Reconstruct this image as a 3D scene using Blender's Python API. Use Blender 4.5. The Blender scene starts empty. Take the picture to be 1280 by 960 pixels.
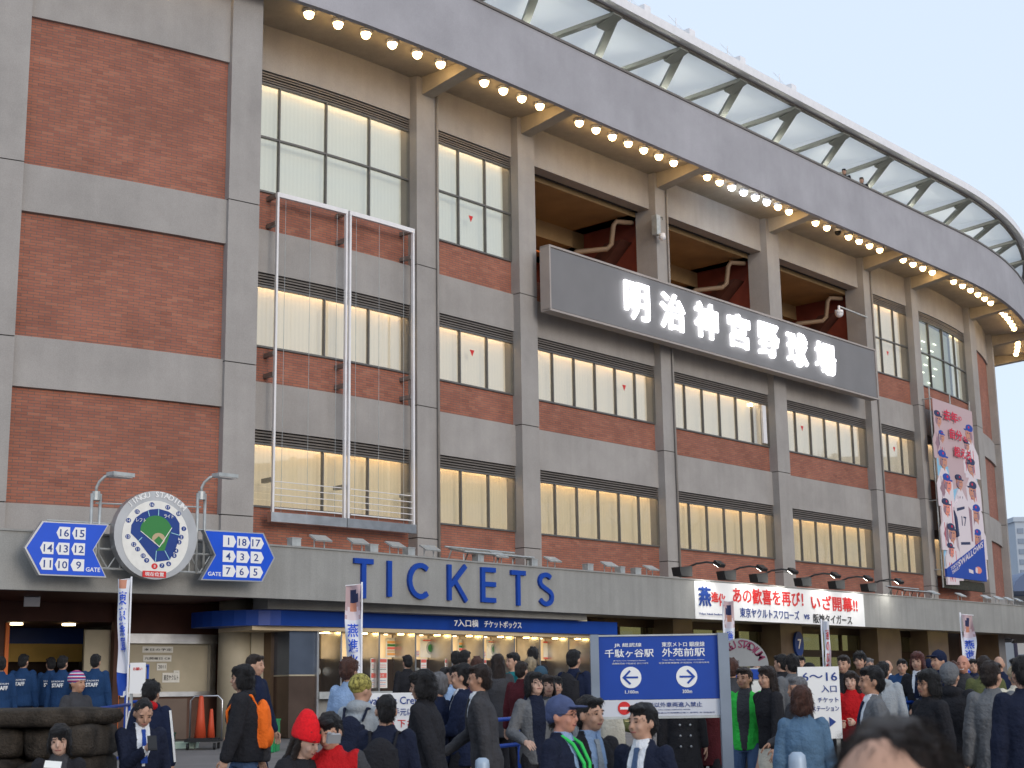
import bpy, bmesh, math, random
from math import sin, cos, pi, radians, sqrt, atan2
from mathutils import Vector, Matrix, noise
random.seed(7)
SC = bpy.context.scene
COL = SC.collection
# ------------------------------------------------------------------ camera
F_PX, PITCH, ROLL, EYE = 1880.0, radians(11.72), radians(-0.878), 1.72
_f = Vector((0, cos(PITCH), sin(PITCH))); _u = Vector((0, -sin(PITCH), cos(PITCH))); _x = Vector((1, 0, 0))
AX = _x*cos(ROLL) + _u*sin(ROLL); AU = -_x*sin(ROLL) + _u*cos(ROLL); AF = _f
cam = bpy.data.cameras.new('camera'); camo = bpy.data.objects.new('camera', cam); COL.objects.link(camo)
camo.matrix_world = Matrix(((AX.x, AU.x, -AF.x, 0), (AX.y, AU.y, -AF.y, 0), (AX.z, AU.z, -AF.z, EYE), (0, 0, 0, 1)))
cam.sensor_width = 36; cam.lens = F_PX/1280*36; cam.clip_start = 0.1; cam.clip_end = 3000
cam.dof.use_dof = True; cam.dof.focus_distance = 24.0; cam.dof.aperture_fstop = 5.6
SC.camera = camo
# ------------------------------------------------------------------ sky and light
SUN_EL, SUN_ROT = radians(14), radians(145)
wd = bpy.data.worlds.new('World'); SC.world = wd; wd.use_nodes = True
nt = wd.node_tree; bg = nt.nodes['Background']
sky = nt.nodes.new('ShaderNodeTexSky'); sky.sky_type = 'NISHITA'; sky.sun_disc = False
sky.sun_elevation = SUN_EL; sky.sun_rotation = SUN_ROT; sky.air_density = 1.0; sky.dust_density = 2.5; sky.ozone_density = 2.0
mx = nt.nodes.new('ShaderNodeMix'); mx.data_type = 'RGBA'; mx.inputs[0].default_value = 0.72
mx.inputs[7].default_value = (6.9, 7.9, 9.3, 1)      # the even veil of thin evening cloud
nt.links.new(sky.outputs[0], mx.inputs[6]); nt.links.new(mx.outputs[2], bg.inputs[0])
bg.inputs[1].default_value = 0.075
sl = bpy.data.lights.new('sun', 'SUN'); sl.energy = 0.5; sl.angle = radians(20); sl.color = (1, .93, .86)
so = bpy.data.objects.new('sun', sl); COL.objects.link(so)
sd = Vector((sin(SUN_ROT)*cos(SUN_EL), cos(SUN_ROT)*cos(SUN_EL), sin(SUN_EL)))
so.rotation_euler = sd.to_track_quat('Z', 'Y').to_euler()
vs = SC.view_settings; vs.view_transform = 'Standard'; vs.look = 'None'; vs.exposure = 0.88; vs.gamma = 1
SC.cycles.use_denoising = True
SC.cycles.max_bounces = 6; SC.cycles.transparent_max_bounces = 12; SC.cycles.sample_clamp_indirect = 4
SC.cycles.caustics_reflective = False; SC.cycles.caustics_refractive = False
# ------------------------------------------------------------------ the lie of the place
def ray(x, y): return AX*((x-640)/F_PX) - AU*((y-480)/F_PX) + AF
def at(x, y, Y):
    d = ray(x, y)*Y; return Vector((d.x, d.y, d.z+EYE))
GP = [(0, -1.72), (9, -1.72), (14, -1.45), (20, -1.2), (26, -1.0), (31, -.82), (36, -.8), (900, -.8)]
def g(Y):
    if Y <= 0: return 0.0
    for (a, p), (b, q) in zip(GP, GP[1:]):
        if Y <= b: return p+(q-p)*(Y-a)/(b-a)+EYE
    return GP[-1][1]+EYE
OR = Vector((7.028, 48.832)); US = Vector((.66493, .74691)); UN = Vector((.74691, -.66493))
RR, TL, TR = 33.0, -15.0, 14.0
def path(t, o):                       # the line of the facade: straight, curving away at both ends
    if callable(o): o = o(t)
    if t > TR: a = (t-TR)/RR; s = TR+(RR+o)*sin(a); n = -RR+(RR+o)*cos(a)
    elif t < TL: a = (TL-t)/RR; s = TL-(RR+o)*sin(a); n = -RR+(RR+o)*cos(a)
    else: s, n = t, o
    return OR+US*s+UN*n
def W(t, o, z): p = path(t, o); return Vector((p.x, p.y, z+EYE))
def pl(x, y, o):                      # the point of the offset surface o seen at a place of the photograph: (t, z)
    d = ray(x, y); lo, hi = -46.0, 46.0
    def c(t): p = path(t, o); return p.x*d.y-p.y*d.x
    # first crossing from the left
    n = 200; prev = c(lo); tt = lo
    for i in range(1, n+1):
        t = lo+(hi-lo)*i/n; v = c(t)
        if prev < 0 <= v:
            a, b = t-(hi-lo)/n, t
            for _ in range(40):
                m = (a+b)/2
                if c(m) < 0: a = m
                else: b = m
            tt = a; break
        prev = v
    p = path(tt, o); k = (p.x*d.x+p.y*d.y)/(d.x*d.x+d.y*d.y)
    return tt, d.z*k
def T(x, y, o): return pl(x, y, o)[0]
def Z(x, y, o): return pl(x, y, o)[1]
# ------------------------------------------------------------------ materials
def mat(name, color, rough=.7, metal=0., noise_scale=None, amt=.15, bump=0., spec=.3, detail=6, coords='OBJ', stretch=(1,1,1), trans=0., sheen=0.):
    m = bpy.data.materials.new(name); m.use_nodes = True; t = m.node_tree; b = t.nodes['Principled BSDF']
    b.inputs['Base Color'].default_value = (*color, 1); b.inputs['Roughness'].default_value = rough
    b.inputs['Metallic'].default_value = metal; b.inputs['Specular IOR Level'].default_value = spec
    b.inputs['Transmission Weight'].default_value = trans
    if sheen: b.inputs['Sheen Weight'].default_value = sheen
    if noise_scale:
        ge = t.nodes.new('ShaderNodeNewGeometry') if coords == 'GEO' else t.nodes.new('ShaderNodeTexCoord')
        mp = t.nodes.new('ShaderNodeMapping'); mp.inputs['Scale'].default_value = stretch
        t.links.new(ge.outputs['Position' if coords == 'GEO' else 'Object'], mp.inputs[0])
        no = t.nodes.new('ShaderNodeTexNoise'); no.inputs['Scale'].default_value = noise_scale; no.inputs['Detail'].default_value = detail
        t.links.new(mp.outputs[0], no.inputs['Vector'])
        mr = t.nodes.new('ShaderNodeMapRange'); mr.inputs[1].default_value = .3; mr.inputs[2].default_value = .7
        mr.inputs[3].default_value = 1-amt; mr.inputs[4].default_value = 1+amt; t.links.new(no.outputs[0], mr.inputs[0])
        hv = t.nodes.new('ShaderNodeHueSaturation'); hv.inputs['Color'].default_value = (*color, 1)
        t.links.new(mr.outputs[0], hv.inputs['Value']); t.links.new(hv.outputs[0], b.inputs['Base Color'])
        if bump:
            bp = t.nodes.new('ShaderNodeBump'); bp.inputs['Strength'].default_value = bump; bp.inputs['Distance'].default_value = .02
            n2 = t.nodes.new('ShaderNodeTexNoise'); n2.inputs['Scale'].default_value = noise_scale*7; n2.inputs['Detail'].default_value = 5
            t.links.new(mp.outputs[0], n2.inputs['Vector']); t.links.new(n2.outputs[0], bp.inputs['Height']); t.links.new(bp.outputs[0], b.inputs['Normal'])
    return m
def emis(name, color, strength, base=(.8,.8,.8)):
    m = bpy.data.materials.new(name); m.use_nodes = True; b = m.node_tree.nodes['Principled BSDF']
    b.inputs['Base Color'].default_value = (*base, 1); b.inputs['Emission Color'].default_value = (*color, 1); b.inputs['Emission Strength'].default_value = strength
    return m
def concrete(name, color, scale=1.1, streak=.06):
    m = bpy.data.materials.new(name); m.use_nodes = True; t = m.node_tree; b = t.nodes['Principled BSDF']; L = t.links.new
    b.inputs['Roughness'].default_value = .85; b.inputs['Specular IOR Level'].default_value = .2
    ge = t.nodes.new('ShaderNodeNewGeometry')
    n1 = t.nodes.new('ShaderNodeTexNoise'); n1.inputs['Scale'].default_value = scale; n1.inputs['Detail'].default_value = 8; n1.inputs['Roughness'].default_value = .6
    mp = t.nodes.new('ShaderNodeMapping'); mp.inputs['Scale'].default_value = (4, 4, .22)
    n2 = t.nodes.new('ShaderNodeTexNoise'); n2.inputs['Scale'].default_value = 1.0; n2.inputs['Detail'].default_value = 4
    n3 = t.nodes.new('ShaderNodeTexNoise'); n3.inputs['Scale'].default_value = 45; n3.inputs['Detail'].default_value = 3
    L(ge.outputs['Position'], n1.inputs['Vector']); L(ge.outputs['Position'], mp.inputs[0]); L(mp.outputs[0], n2.inputs['Vector']); L(ge.outputs['Position'], n3.inputs['Vector'])
    def mr(n, lo, hi):
        q = t.nodes.new('ShaderNodeMapRange'); q.inputs[1].default_value = .3; q.inputs[2].default_value = .7; q.inputs[3].default_value = lo; q.inputs[4].default_value = hi
        L(n.outputs[0], q.inputs[0]); return q.outputs[0]
    def mul(a, c):
        q = t.nodes.new('ShaderNodeMath'); q.operation = 'MULTIPLY'; L(a, q.inputs[0]); L(c, q.inputs[1]); return q.outputs[0]
    v = mul(mul(mr(n1, .88, 1.1), mr(n2, 1-streak, 1+streak*.7)), mr(n3, .93, 1.07))
    hv = t.nodes.new('ShaderNodeHueSaturation'); hv.inputs['Color'].default_value = (*color, 1); L(v, hv.inputs['Value']); L(hv.outputs[0], b.inputs['Base Color'])
    bp = t.nodes.new('ShaderNodeBump'); bp.inputs['Strength'].default_value = .25; bp.inputs['Distance'].default_value = .01; L(n3.outputs[0], bp.inputs['Height']); L(bp.outputs[0], b.inputs['Normal'])
    return m
def brickmat(name, c1, c2, mortar, w=.24, h=.062):
    m = bpy.data.materials.new(name); m.use_nodes = True; t = m.node_tree; b = t.nodes['Principled BSDF']; L = t.links.new
    b.inputs['Roughness'].default_value = .8; b.inputs['Specular IOR Level'].default_value = .25
    uv = t.nodes.new('ShaderNodeUVMap'); br = t.nodes.new('ShaderNodeTexBrick'); L(uv.outputs[0], br.inputs['Vector'])
    br.inputs['Scale'].default_value = 1; br.inputs['Brick Width'].default_value = w; br.inputs['Row Height'].default_value = h
    br.inputs['Mortar Size'].default_value = .008; br.inputs['Mortar Smooth'].default_value = .2; br.inputs['Bias'].default_value = -.1
    br.inputs['Color1'].default_value = (*c1, 1); br.inputs['Color2'].default_value = (*c2, 1); br.inputs['Mortar'].default_value = (*mortar, 1)
    # second, sparser lot of pale and dark bricks on the same bond
    b2 = t.nodes.new('ShaderNodeTexBrick'); L(uv.outputs[0], b2.inputs['Vector'])
    for k in ('Scale', 'Brick Width', 'Row Height', 'Mortar Size'): b2.inputs[k].default_value = br.inputs[k].default_value
    b2.inputs['Mortar Size'].default_value = 0; b2.inputs['Color1'].default_value = (0, 0, 0, 1); b2.inputs['Color2'].default_value = (1, 1, 1, 1)
    cr = t.nodes.new('ShaderNodeValToRGB'); L(b2.outputs['Color'], cr.inputs[0])
    e = cr.color_ramp.elements; e[0].position = 0; e[0].color = (.76, .74, .78, 1); e[1].position = .2; e[1].color = (1, 1, 1, 1)
    x = e.new(.82); x.color = (1.0, 1.0, 1.0, 1); x = e.new(.97); x.color = (1.35, 1.42, 1.3, 1)
    ge = t.nodes.new('ShaderNodeNewGeometry'); n1 = t.nodes.new('ShaderNodeTexNoise'); n1.inputs['Scale'].default_value = .9; n1.inputs['Detail'].default_value = 5
    L(ge.outputs['Position'], n1.inputs['Vector'])
    mr = t.nodes.new('ShaderNodeMapRange'); mr.inputs[1].default_value = .3; mr.inputs[2].default_value = .7; mr.inputs[3].default_value = .84; mr.inputs[4].default_value = 1.14; L(n1.outputs[0], mr.inputs[0])
    mm = t.nodes.new('ShaderNodeMix'); mm.data_type = 'RGBA'; mm.blend_type = 'MULTIPLY'; mm.inputs[0].default_value = 1; L(br.outputs['Color'], mm.inputs[6]); L(cr.outputs[0], mm.inputs[7])
    hv = t.nodes.new('ShaderNodeHueSaturation'); L(mm.outputs[2], hv.inputs['Color']); L(mr.outputs[0], hv.inputs['Value']); L(hv.outputs[0], b.inputs['Base Color'])
    bp = t.nodes.new('ShaderNodeBump'); bp.invert = True; bp.inputs['Strength'].default_value = .5; bp.inputs['Distance'].default_value = .008
    L(br.outputs['Fac'], bp.inputs['Height']); L(bp.outputs[0], b.inputs['Normal'])
    return m
def glassmat(name, tint, gloss=.12, rough=.02):
    m = bpy.data.materials.new(name); m.use_nodes = True; t = m.node_tree; t.nodes.clear(); L = t.links.new
    o = t.nodes.new('ShaderNodeOutputMaterial'); mxs = t.nodes.new('ShaderNodeMixShader'); tr = t.nodes.new('ShaderNodeBsdfTransparent'); gl = t.nodes.new('ShaderNodeBsdfGlossy')
    tr.inputs[0].default_value = (*tint, 1); gl.inputs['Roughness'].default_value = rough
    lw = t.nodes.new('ShaderNodeLayerWeight'); lw.inputs[0].default_value = .25; pw = t.nodes.new('ShaderNodeMath'); pw.operation = 'MULTIPLY_ADD'; pw.inputs[1].default_value = .35; pw.inputs[2].default_value = gloss
    L(lw.outputs['Facing'], pw.inputs[0]); L(pw.outputs[0], mxs.inputs[0]); L(tr.outputs[0], mxs.inputs[1]); L(gl.outputs[0], mxs.inputs[2]); L(mxs.outputs[0], o.inputs[0])
    return m
M = {}
M['conc'] = concrete('facade_concrete', (.345, .325, .312), .9, .045)
M['conc_fascia'] = concrete('fascia_concrete', (.37, .362, .39), .6, .02)
M['conc_podium'] = concrete('podium_concrete', (.30, .30, .29), .8, .10)
M['conc_dark'] = concrete('soffit_concrete', (.30, .265, .225))
M['conc_eave'] = concrete('eave_concrete', (.42, .365, .29))  # golden lamplight on the eave is put into this colour
M['brick'] = brickmat('red_brick', (.38, .145, .092), (.275, .10, .072), (.17, .115, .10))
M['joint'] = mat('joint', (.05, .048, .045), .9)
M['alu'] = mat('dark_aluminium', (.15, .145, .14), .45, .4, 3, .1)
M['louver'] = mat('louver_bronze', (.16, .14, .125), .5, .2, 3, .1)
M['glass'] = glassmat('window_glass', (.96, .96, .93), .07)
M['glass_dark'] = glassmat('entrance_glass', (.62, .66, .58), .06)
def blindmat(name, color, em):  # blinds glow by emission that stands in for the light of the rooms
    m = mat(name, color, .9); b = m.node_tree.nodes['Principled BSDF']; t = m.node_tree; L = t.links.new
    uv = t.nodes.new('ShaderNodeUVMap'); w = t.nodes.new('ShaderNodeTexWave'); w.bands_direction = 'X'; w.inputs['Scale'].default_value = 2.6; w.inputs['Distortion'].default_value = .6; w.inputs['Detail'].default_value = 1
    L(uv.outputs[0], w.inputs['Vector']); mr = t.nodes.new('ShaderNodeMapRange'); mr.inputs[3].default_value = .965; mr.inputs[4].default_value = 1.015; L(w.outputs['Fac'], mr.inputs[0])
    hv = t.nodes.new('ShaderNodeHueSaturation'); hv.inputs['Color'].default_value = (*color, 1); L(mr.outputs[0], hv.inputs['Value']); L(hv.outputs[0], b.inputs['Base Color'])
    mu = t.nodes.new('ShaderNodeMath'); mu.operation = 'MULTIPLY'; mu.inputs[1].default_value = em; L(mr.outputs[0], mu.inputs[0])
    b.inputs['Emission Color'].default_value = (*color, 1); L(mu.outputs[0], b.inputs['Emission Strength'])
    return m
M['blind3'] = blindmat('lit_blind_upper', (.66, .69, .66), .17)
M['blind2'] = blindmat('lit_blind_middle', (.76, .69, .59), .16)
M['blind1'] = blindmat('lit_blind_lower', (.80, .68, .50), .17)
M['strip'] = emis('tube_lamp', (1, .68, .36), 7.5)
M['white'] = mat('white_paint', (.78, .77, .79), .45, 0, 5, .05)
M['steel'] = mat('stainless_steel', (.55, .55, .56), .28, .9, 4, .12, .1)
M['steel_dull'] = mat('dull_steel', (.30, .30, .29), .5, .7, 6, .15)
M['galv'] = mat('galvanised_steel', (.45, .47, .47), .5, .5, 8, .15)
M['blue'] = mat('blue_sign_paint', (.008, .055, .34), .4, 0, 3, .06)
M['blue_navy'] = mat('navy_paint', (.015, .05, .24), .45, 0, 3, .06)
M['black'] = mat('black_plastic', (.02, .02, .022), .5)
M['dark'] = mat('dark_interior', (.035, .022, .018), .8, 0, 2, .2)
M['maroon'] = mat('maroon_panel', (.075, .028, .02), .6, 0, 2, .2)
M['red_wall'] = mat('red_concourse_wall', (.20, .045, .028), .7, 0, 1.5, .2)
M['orange'] = mat('orange_paint', (.75, .17, .03), .5)
M['concourse'] = mat('concourse_ceiling', (.30, .20, .10), .8, 0, 1.5, .12)
M['lampwarm'] = emis('warm_lamp', (1, .66, .28), 11, (1, .9, .7))
M['lampcool'] = emis('cool_lamp', (.86, .93, 1), 16, (1, 1, 1))
M['lampdown'] = emis('downlight', (1, .70, .24), 11, (1, .9, .6))
M['signwhite'] = emis('lit_letter', (.95, .97, 1), 2.6)
M['membrane'] = mat('roof_membrane', (.85, .85, .83), .6, 0, .8, .04, trans=0.)
_t = M['membrane'].node_tree; _m = _t.nodes.new('ShaderNodeMixShader'); _m.inputs[0].default_value = .7; _l = _t.nodes.new('ShaderNodeBsdfTranslucent'); _l.inputs[0].default_value = (.93, .93, .92, 1); _o = _t.nodes['Material Output']; _t.links.new(_t.nodes['Principled BSDF'].outputs[0], _m.inputs[1]); _t.links.new(_l.outputs[0], _m.inputs[2]); _t.links.new(_m.outputs[0], _o.inputs[0])   # thin cloth lets daylight through
M['truss'] = mat('truss_paint', (.25, .26, .235), .5, 0, 2, .08)
M['sign_grey'] = mat('grey_board', (.19, .185, .19), .5, 0, 1, .06)
M['sign_side'] = mat('warm_grey_board_side', (.36, .32, .30), .5, 0, 2, .06)
M['red'] = mat('red_paint', (.62, .03, .03), .5)
M['green'] = mat('green_print', (.04, .22, .06), .5)
M['lightblue'] = mat('pale_blue_print', (.35, .65, .75), .5)
M['clay'] = mat('clay_print', (.5, .38, .24), .6)
M['paper'] = mat('paper', (.78, .77, .73), .7, 0, 9, .05)
M['beige'] = mat('beige_panel', (.46, .41, .31), .6, 0, 2, .1)
M['yellow'] = mat('yellow_wall', (.62, .42, .12), .6, 0, 2, .1)
M['boothcream'] = mat('booth_cream', (.62, .50, .33), .6, 0, 2, .08)
M['asphalt'] = mat('paving', (.20, .185, .18), .85, 0, 1.2, .14, .3, coords='GEO')
M['silver'] = mat('silver_rim', (.42, .43, .45), .35, .6, 2, .1)
M['poster_red'] = mat('poster_red', (.75, .16, .13), .6)
M['poster_blue'] = mat('poster_blue', (.10, .2, .5), .6)
M['poster_orange'] = mat('poster_orange', (.85, .42, .14), .6)
M['white_print'] = mat('white_print', (.82, .82, .82), .5)
# ------------------------------------------------------------------ mesh helpers
class MB:
    def __init__(s): s.v = []; s.f = []; s.m = []; s.uv = []
    def face(s, pts, mi=0, uv=None):
        i = len(s.v); s.v += [tuple(p) for p in pts]; s.f.append(tuple(range(i, i+len(pts)))); s.m.append(mi)
        s.uv += (uv if uv else [(0, 0)]*len(pts))
    def hexa(s, c, mi=0, uvs=None):   # c: 8 corners, order (t0o0z0,t1o0z0,t1o1z0,t0o1z0, then z1)
        q = [(3, 2, 6, 7), (1, 0, 4, 5), (0, 3, 7, 4), (2, 1, 5, 6), (7, 6, 5, 4), (0, 1, 2, 3)]
        for k, f in enumerate(q): s.face([c[i] for i in f], mi, [uvs(k, i) for i in f] if uvs else None)
    def lb(s, t0, t1, o0, o1, z0, z1, mi=0, ends=True):      # box laid along the facade line, z relative to eye level
        curved = t0 < TL or t1 > TR
        n = max(1, math.ceil((t1-t0)/1.1)) if curved else 1
        for k in range(n):
            a, b = t0+(t1-t0)*k/n, t0+(t1-t0)*(k+1)/n
            c = [W(a, o0, z0), W(b, o0, z0), W(b, o1, z0), W(a, o1, z0), W(a, o0, z1), W(b, o0, z1), W(b, o1, z1), W(a, o1, z1)]
            tt = [a, b, b, a]*2; oo = [o0, o0, o1, o1]*2; zz = [z0]*4+[z1]*4
            q = [(3, 2, 6, 7), (1, 0, 4, 5), (0, 3, 7, 4), (2, 1, 5, 6), (7, 6, 5, 4), (0, 1, 2, 3)]
            for j, f in enumerate(q):
                if j == 2 and k > 0: continue
                if j == 3 and k < n-1: continue
                if j < 2: uv = [(tt[i], zz[i]) for i in f]
                elif j < 4: uv = [((0 if i in (0, 1, 4, 5) else 1)*(.4 if callable(o0) or callable(o1) else o1-o0), zz[i]) for i in f]
                else: uv = [(tt[i], i*.3) for i in f]
                s.face([c[i] for i in f], mi, uv)
    def box(s, c, size, rz=0., mi=0, R=None):
        c = Vector(c); hx, hy, hz = size[0]/2, size[1]/2, size[2]/2
        R = R or Matrix.Rotation(rz, 3, 'Z')
        s.hexa([c+R@Vector((x*hx, y*hy, z*hz)) for z in (-1, 1) for x, y in ((-1, 1), (1, 1), (1, -1), (-1, -1))], mi)
    def bar(s, a, b, w, h=None, mi=0, up=Vector((0, 0, 1))):
        a, b = Vector(a), Vector(b); h = h or w; d = (b-a).normalized()
        sx = d.cross(up)
        if sx.length < 1e-4: sx = d.cross(Vector((1, 0, 0)))
        sx.normalize(); uz = sx.cross(d).normalized()
        c = []
        for zz in (-1, 1):
            for p, q in ((a, 1), (b, 1), (b, -1), (a, -1)): c.append(p+sx*(q*w/2)+uz*(zz*h/2))
        s.hexa(c, mi)
    def tube(s, pts, r, n=8, mi=0, cap=True, rs=None):
        pts = [Vector(p) for p in pts]; rings = []; prev = None
        for i, p in enumerate(pts):
            d = (pts[min(i+1, len(pts)-1)]-pts[max(i-1, 0)]).normalized()
            if prev is None: sx = d.cross(Vector((0, 0, 1))) if abs(d.z) < .95 else d.cross(Vector((1, 0, 0)))
            else: sx = prev-d*prev.dot(d)
            sx.normalize(); prev = sx; uy = d.cross(sx); rr = rs[i] if rs else r
            rings.append([p+sx*(cos(2*pi*k/n)*rr)+uy*(sin(2*pi*k/n)*rr) for k in range(n)])
        for A, B in zip(rings, rings[1:]):
            for k in range(n): s.face([A[k], A[(k+1) % n], B[(k+1) % n], B[k]], mi)
        if cap: s.face(rings[0][::-1], mi); s.face(rings[-1], mi)
    def sphere(s, c, r, nu=10, nv=7, mi=0, sc=(1, 1, 1), R=None):
        c = Vector(c); R = R or Matrix.Identity(3)
        P = [[c+R@Vector((r*sc[0]*sin(pi*j/nv)*cos(2*pi*i/nu), r*sc[1]*sin(pi*j/nv)*sin(2*pi*i/nu), r*sc[2]*cos(pi*j/nv))) for i in range(nu)] for j in range(nv+1)]
        for j in range(nv):
            for i in range(nu):
                a, b, d, e = P[j][i], P[j+1][i], P[j+1][(i+1) % nu], P[j][(i+1) % nu]
                if j == 0: s.face([a, b, d], mi)
                elif j == nv-1: s.face([a, b, e], mi)
                else: s.face([a, b, d, e], mi)
    def prism(s, poly, fn, d0, d1, mi=0, side=None):      # poly in the plane, fn(a, b, depth) -> world point
        side = mi if side is None else side
        s.face([fn(a, b, d1) for a, b in poly], mi, list(poly)); s.face([fn(a, b, d0) for a, b in poly][::-1], mi, list(poly)[::-1])
        for (a, b), (c, e) in zip(poly, poly[1:]+poly[:1]): s.face([fn(a, b, d1), fn(a, b, d0), fn(c, e, d0), fn(c, e, d1)], side)
    def stroke(s, pts, w, fn, d0, d1, mi=0, closed=False):
        n = len(pts); L, R = [], []
        for i in range(n):
            p = Vector(pts[i]); a = Vector(pts[i-1] if (i or closed) else pts[0]); b = Vector(pts[(i+1) % n] if (i < n-1 or closed) else pts[-1])
            d1v = (p-a).normalized() if (p-a).length else (b-p).normalized(); d2v = (b-p).normalized() if (b-p).length else d1v
            t = (d1v+d2v).normalized(); nn = Vector((-t.y, t.x)); k = w/2/max(.5, nn.dot(Vector((-d1v.y, d1v.x))))
            L.append(p+nn*k); R.append(p-nn*k)
        for i in range(n if closed else n-1):
            j = (i+1) % n; s.prism([tuple(R[i]), tuple(R[j]), tuple(L[j]), tuple(L[i])], fn, d0, d1, mi)
    def build(s, name, mats, parent=None, smooth=False, loc=None, weld=True):
        if not isinstance(mats, (list, tuple)): mats = [mats]
        me = bpy.data.meshes.new(name); loc = Vector(loc) if loc is not None else None
        vs_ = [tuple(Vector(p)-loc) for p in s.v] if loc is not None else s.v
        me.from_pydata(vs_, [], s.f); me.polygons.foreach_set('material_index', s.m)
        ul = me.uv_layers.new(name='UVMap'); ul.data.foreach_set('uv', [c for p in s.uv for c in p])
        for m in mats: me.materials.append(m)
        if weld or smooth:
            bm = bmesh.new(); bm.from_mesh(me); bmesh.ops.remove_doubles(bm, verts=bm.verts, dist=1e-5); bmesh.ops.recalc_face_normals(bm, faces=bm.faces)
            bm.to_mesh(me); bm.free()
        if smooth: me.polygons.foreach_set('use_smooth', [True]*len(me.polygons))
        me.update(); o = bpy.data.objects.new(name, me); COL.objects.link(o)
        if loc is not None: o.location = loc
        if parent is not None: attach(o, parent)
        return o
def attach(o, p):
    m = o.matrix_world.copy() if o.parent else Matrix.LocRotScale(o.location, o.rotation_euler, o.scale)
    pm = p.matrix_basis.copy(); q = p.parent
    while q: pm = q.matrix_basis @ pm; q = q.parent
    o.parent = p; o.matrix_basis = pm.inverted() @ m
def tag(o, label=None, cat=None, group=None, kind=None):
    if label: o['label'] = label
    if cat: o['category'] = cat
    if group: o['group'] = group
    if kind: o['kind'] = kind
    return o
def thing(name, label, cat, loc=(0, 0, 0), rz=0., group=None):
    o = bpy.data.objects.new(name, None); COL.objects.link(o); o.location = loc; o.rotation_euler = (0, 0, rz); o.empty_display_size = .2
    return tag(o, label, cat, group)
def copytree(o, parent=None):
    c = o.copy(); COL.objects.link(c)
    if parent is not None: c.parent = parent
    for ch in [k for k in bpy.data.objects if k.parent == o]: copytree(ch, c)
    return c
WS = []                                # a side scene in which modifiers and text are turned into meshes; removed at the end
def evalmesh(o):
    if not WS: WS.append(bpy.data.scenes.new('workshop'))
    ws = WS[0]
    for c in list(o.users_collection): c.objects.unlink(o)
    ws.collection.objects.link(o)
    with bpy.context.temp_override(scene=ws, view_layer=ws.view_layers[0]):
        dg = bpy.context.evaluated_depsgraph_get(); me = bpy.data.meshes.new_from_object(o.evaluated_get(dg), depsgraph=dg)
    ws.collection.objects.unlink(o)
    return me
_tc = {}
def textdata(body, bevel=0., off=0.):
    k = (body, bevel, off)
    if k in _tc: return _tc[k]
    c = bpy.data.curves.new('t', 'FONT'); c.body = body; c.resolution_u = 2; c.extrude = .01; c.bevel_depth = bevel; c.bevel_resolution = 0; c.offset = off
    o = bpy.data.objects.new('t', c); me = evalmesh(o)
    v = [tuple(p.co) for p in me.vertices]; f = [tuple(p.vertices) for p in me.polygons]
    bpy.data.objects.remove(o); bpy.data.curves.remove(c); bpy.data.meshes.remove(me)
    x0 = min(p[0] for p in v); x1 = max(p[0] for p in v); y0 = min(p[1] for p in v); y1 = max(p[1] for p in v); z0 = min(p[2] for p in v); z1 = max(p[2] for p in v)
    v = [((p[0]-x0)/(x1-x0), (p[1]-y0)/(y1-y0), (p[2]-z0)/(z1-z0)) for p in v]
    _tc[k] = (v, f, (x1-x0)/(y1-y0)); return _tc[k]
def text(mb, body, a0, a1, b0, b1, fn, d0, d1, mi=0, bevel=0., off=0., shear=0.):     # the words fill the rectangle a0..a1, b0..b1
    v, f, asp = textdata(body, bevel, off)
    if a1 is None: a1 = a0+(b1-b0)*asp
    P = [fn(a0+(a1-a0)*x+shear*y*(b1-b0), b0+(b1-b0)*y, d0+(d1-d0)*z) for x, y, z in v]
    for q in f: mb.face([P[i] for i in q], mi)
def plane_fn(o):                       # plane parallel to the facade at offset o
    if callable(o): return lambda a, b, d: W(a, o(a)+d, b)
    return lambda a, b, d: W(a, o+d, b)
def chord_fn(pa, pb):                  # flat upright board between two ground points; a in metres along, b height above pa, depth outward (to the right of the direction)
    pa = Vector(pa); pb = Vector(pb); u = (pb-pa); u.z = 0; u.normalize(); n = Vector((u.y, -u.x, 0))
    return lambda a, b, d: pa+u*a+Vector((0, 0, b))+n*d
class Flat:                            # a true flat plane touching the offset surface at t = tc
    def __init__(s, tc, o):
        s.tc = tc; s.p = W(tc, o, 0); v = W(tc+.05, o, 0)-W(tc-.05, o, 0); s.k = v.length/.1; s.u = v.normalized(); s.n = Vector((s.u.y, -s.u.x, 0))
    def __call__(s, a, b, d): return s.p+s.u*((a-s.tc)*s.k)+Vector((0, 0, b))+s.n*d
    def px(s, x, y):
        r = ray(x, y); q = s.p-Vector((0, 0, EYE)); m = s.n.dot(q)/s.n.dot(r); h = r*m; return s.tc+(h-q).dot(s.u)/s.k, h.z
def pxpoly(pts, o): return [pl(x, y, o) for x, y in pts]
# ================================================================== the stadium
M['conc_pipe'] = mat('painted_pipe', (.27, .25, .235), .5, 0, 3, .1)
M['duct'] = mat('brown_duct', (.22, .15, .10), .6); M['uplight'] = emis('uplight', (1, .52, .20), 4.2)
M['room_lamp'] = emis('room_lamp', (.9, 1, .85), 1.6)
LV = dict(t3=15.17, s3=12.05, b3=11.09, t2=10.02, s2=8.19, b2=7.34, t1=6.20, s1=4.38, b1=3.94, top=16.36)
ZG = -.80                                                     # paving level at the building, from eye level
def PO(d=0.):                                                  # the podium's own, gentler curve at the left end
    return lambda t: 3.18+d+max(0, -15.5-t)*.125-max(0, t-14)*.04
base = W(-3, 0, ZG)
bld = thing('stadium_building', 'curved stadium of grey concrete pillars, red brick panels and lit windows under a lamp-lined eave', 'building', base)
MBS = lambda: MB()
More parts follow.
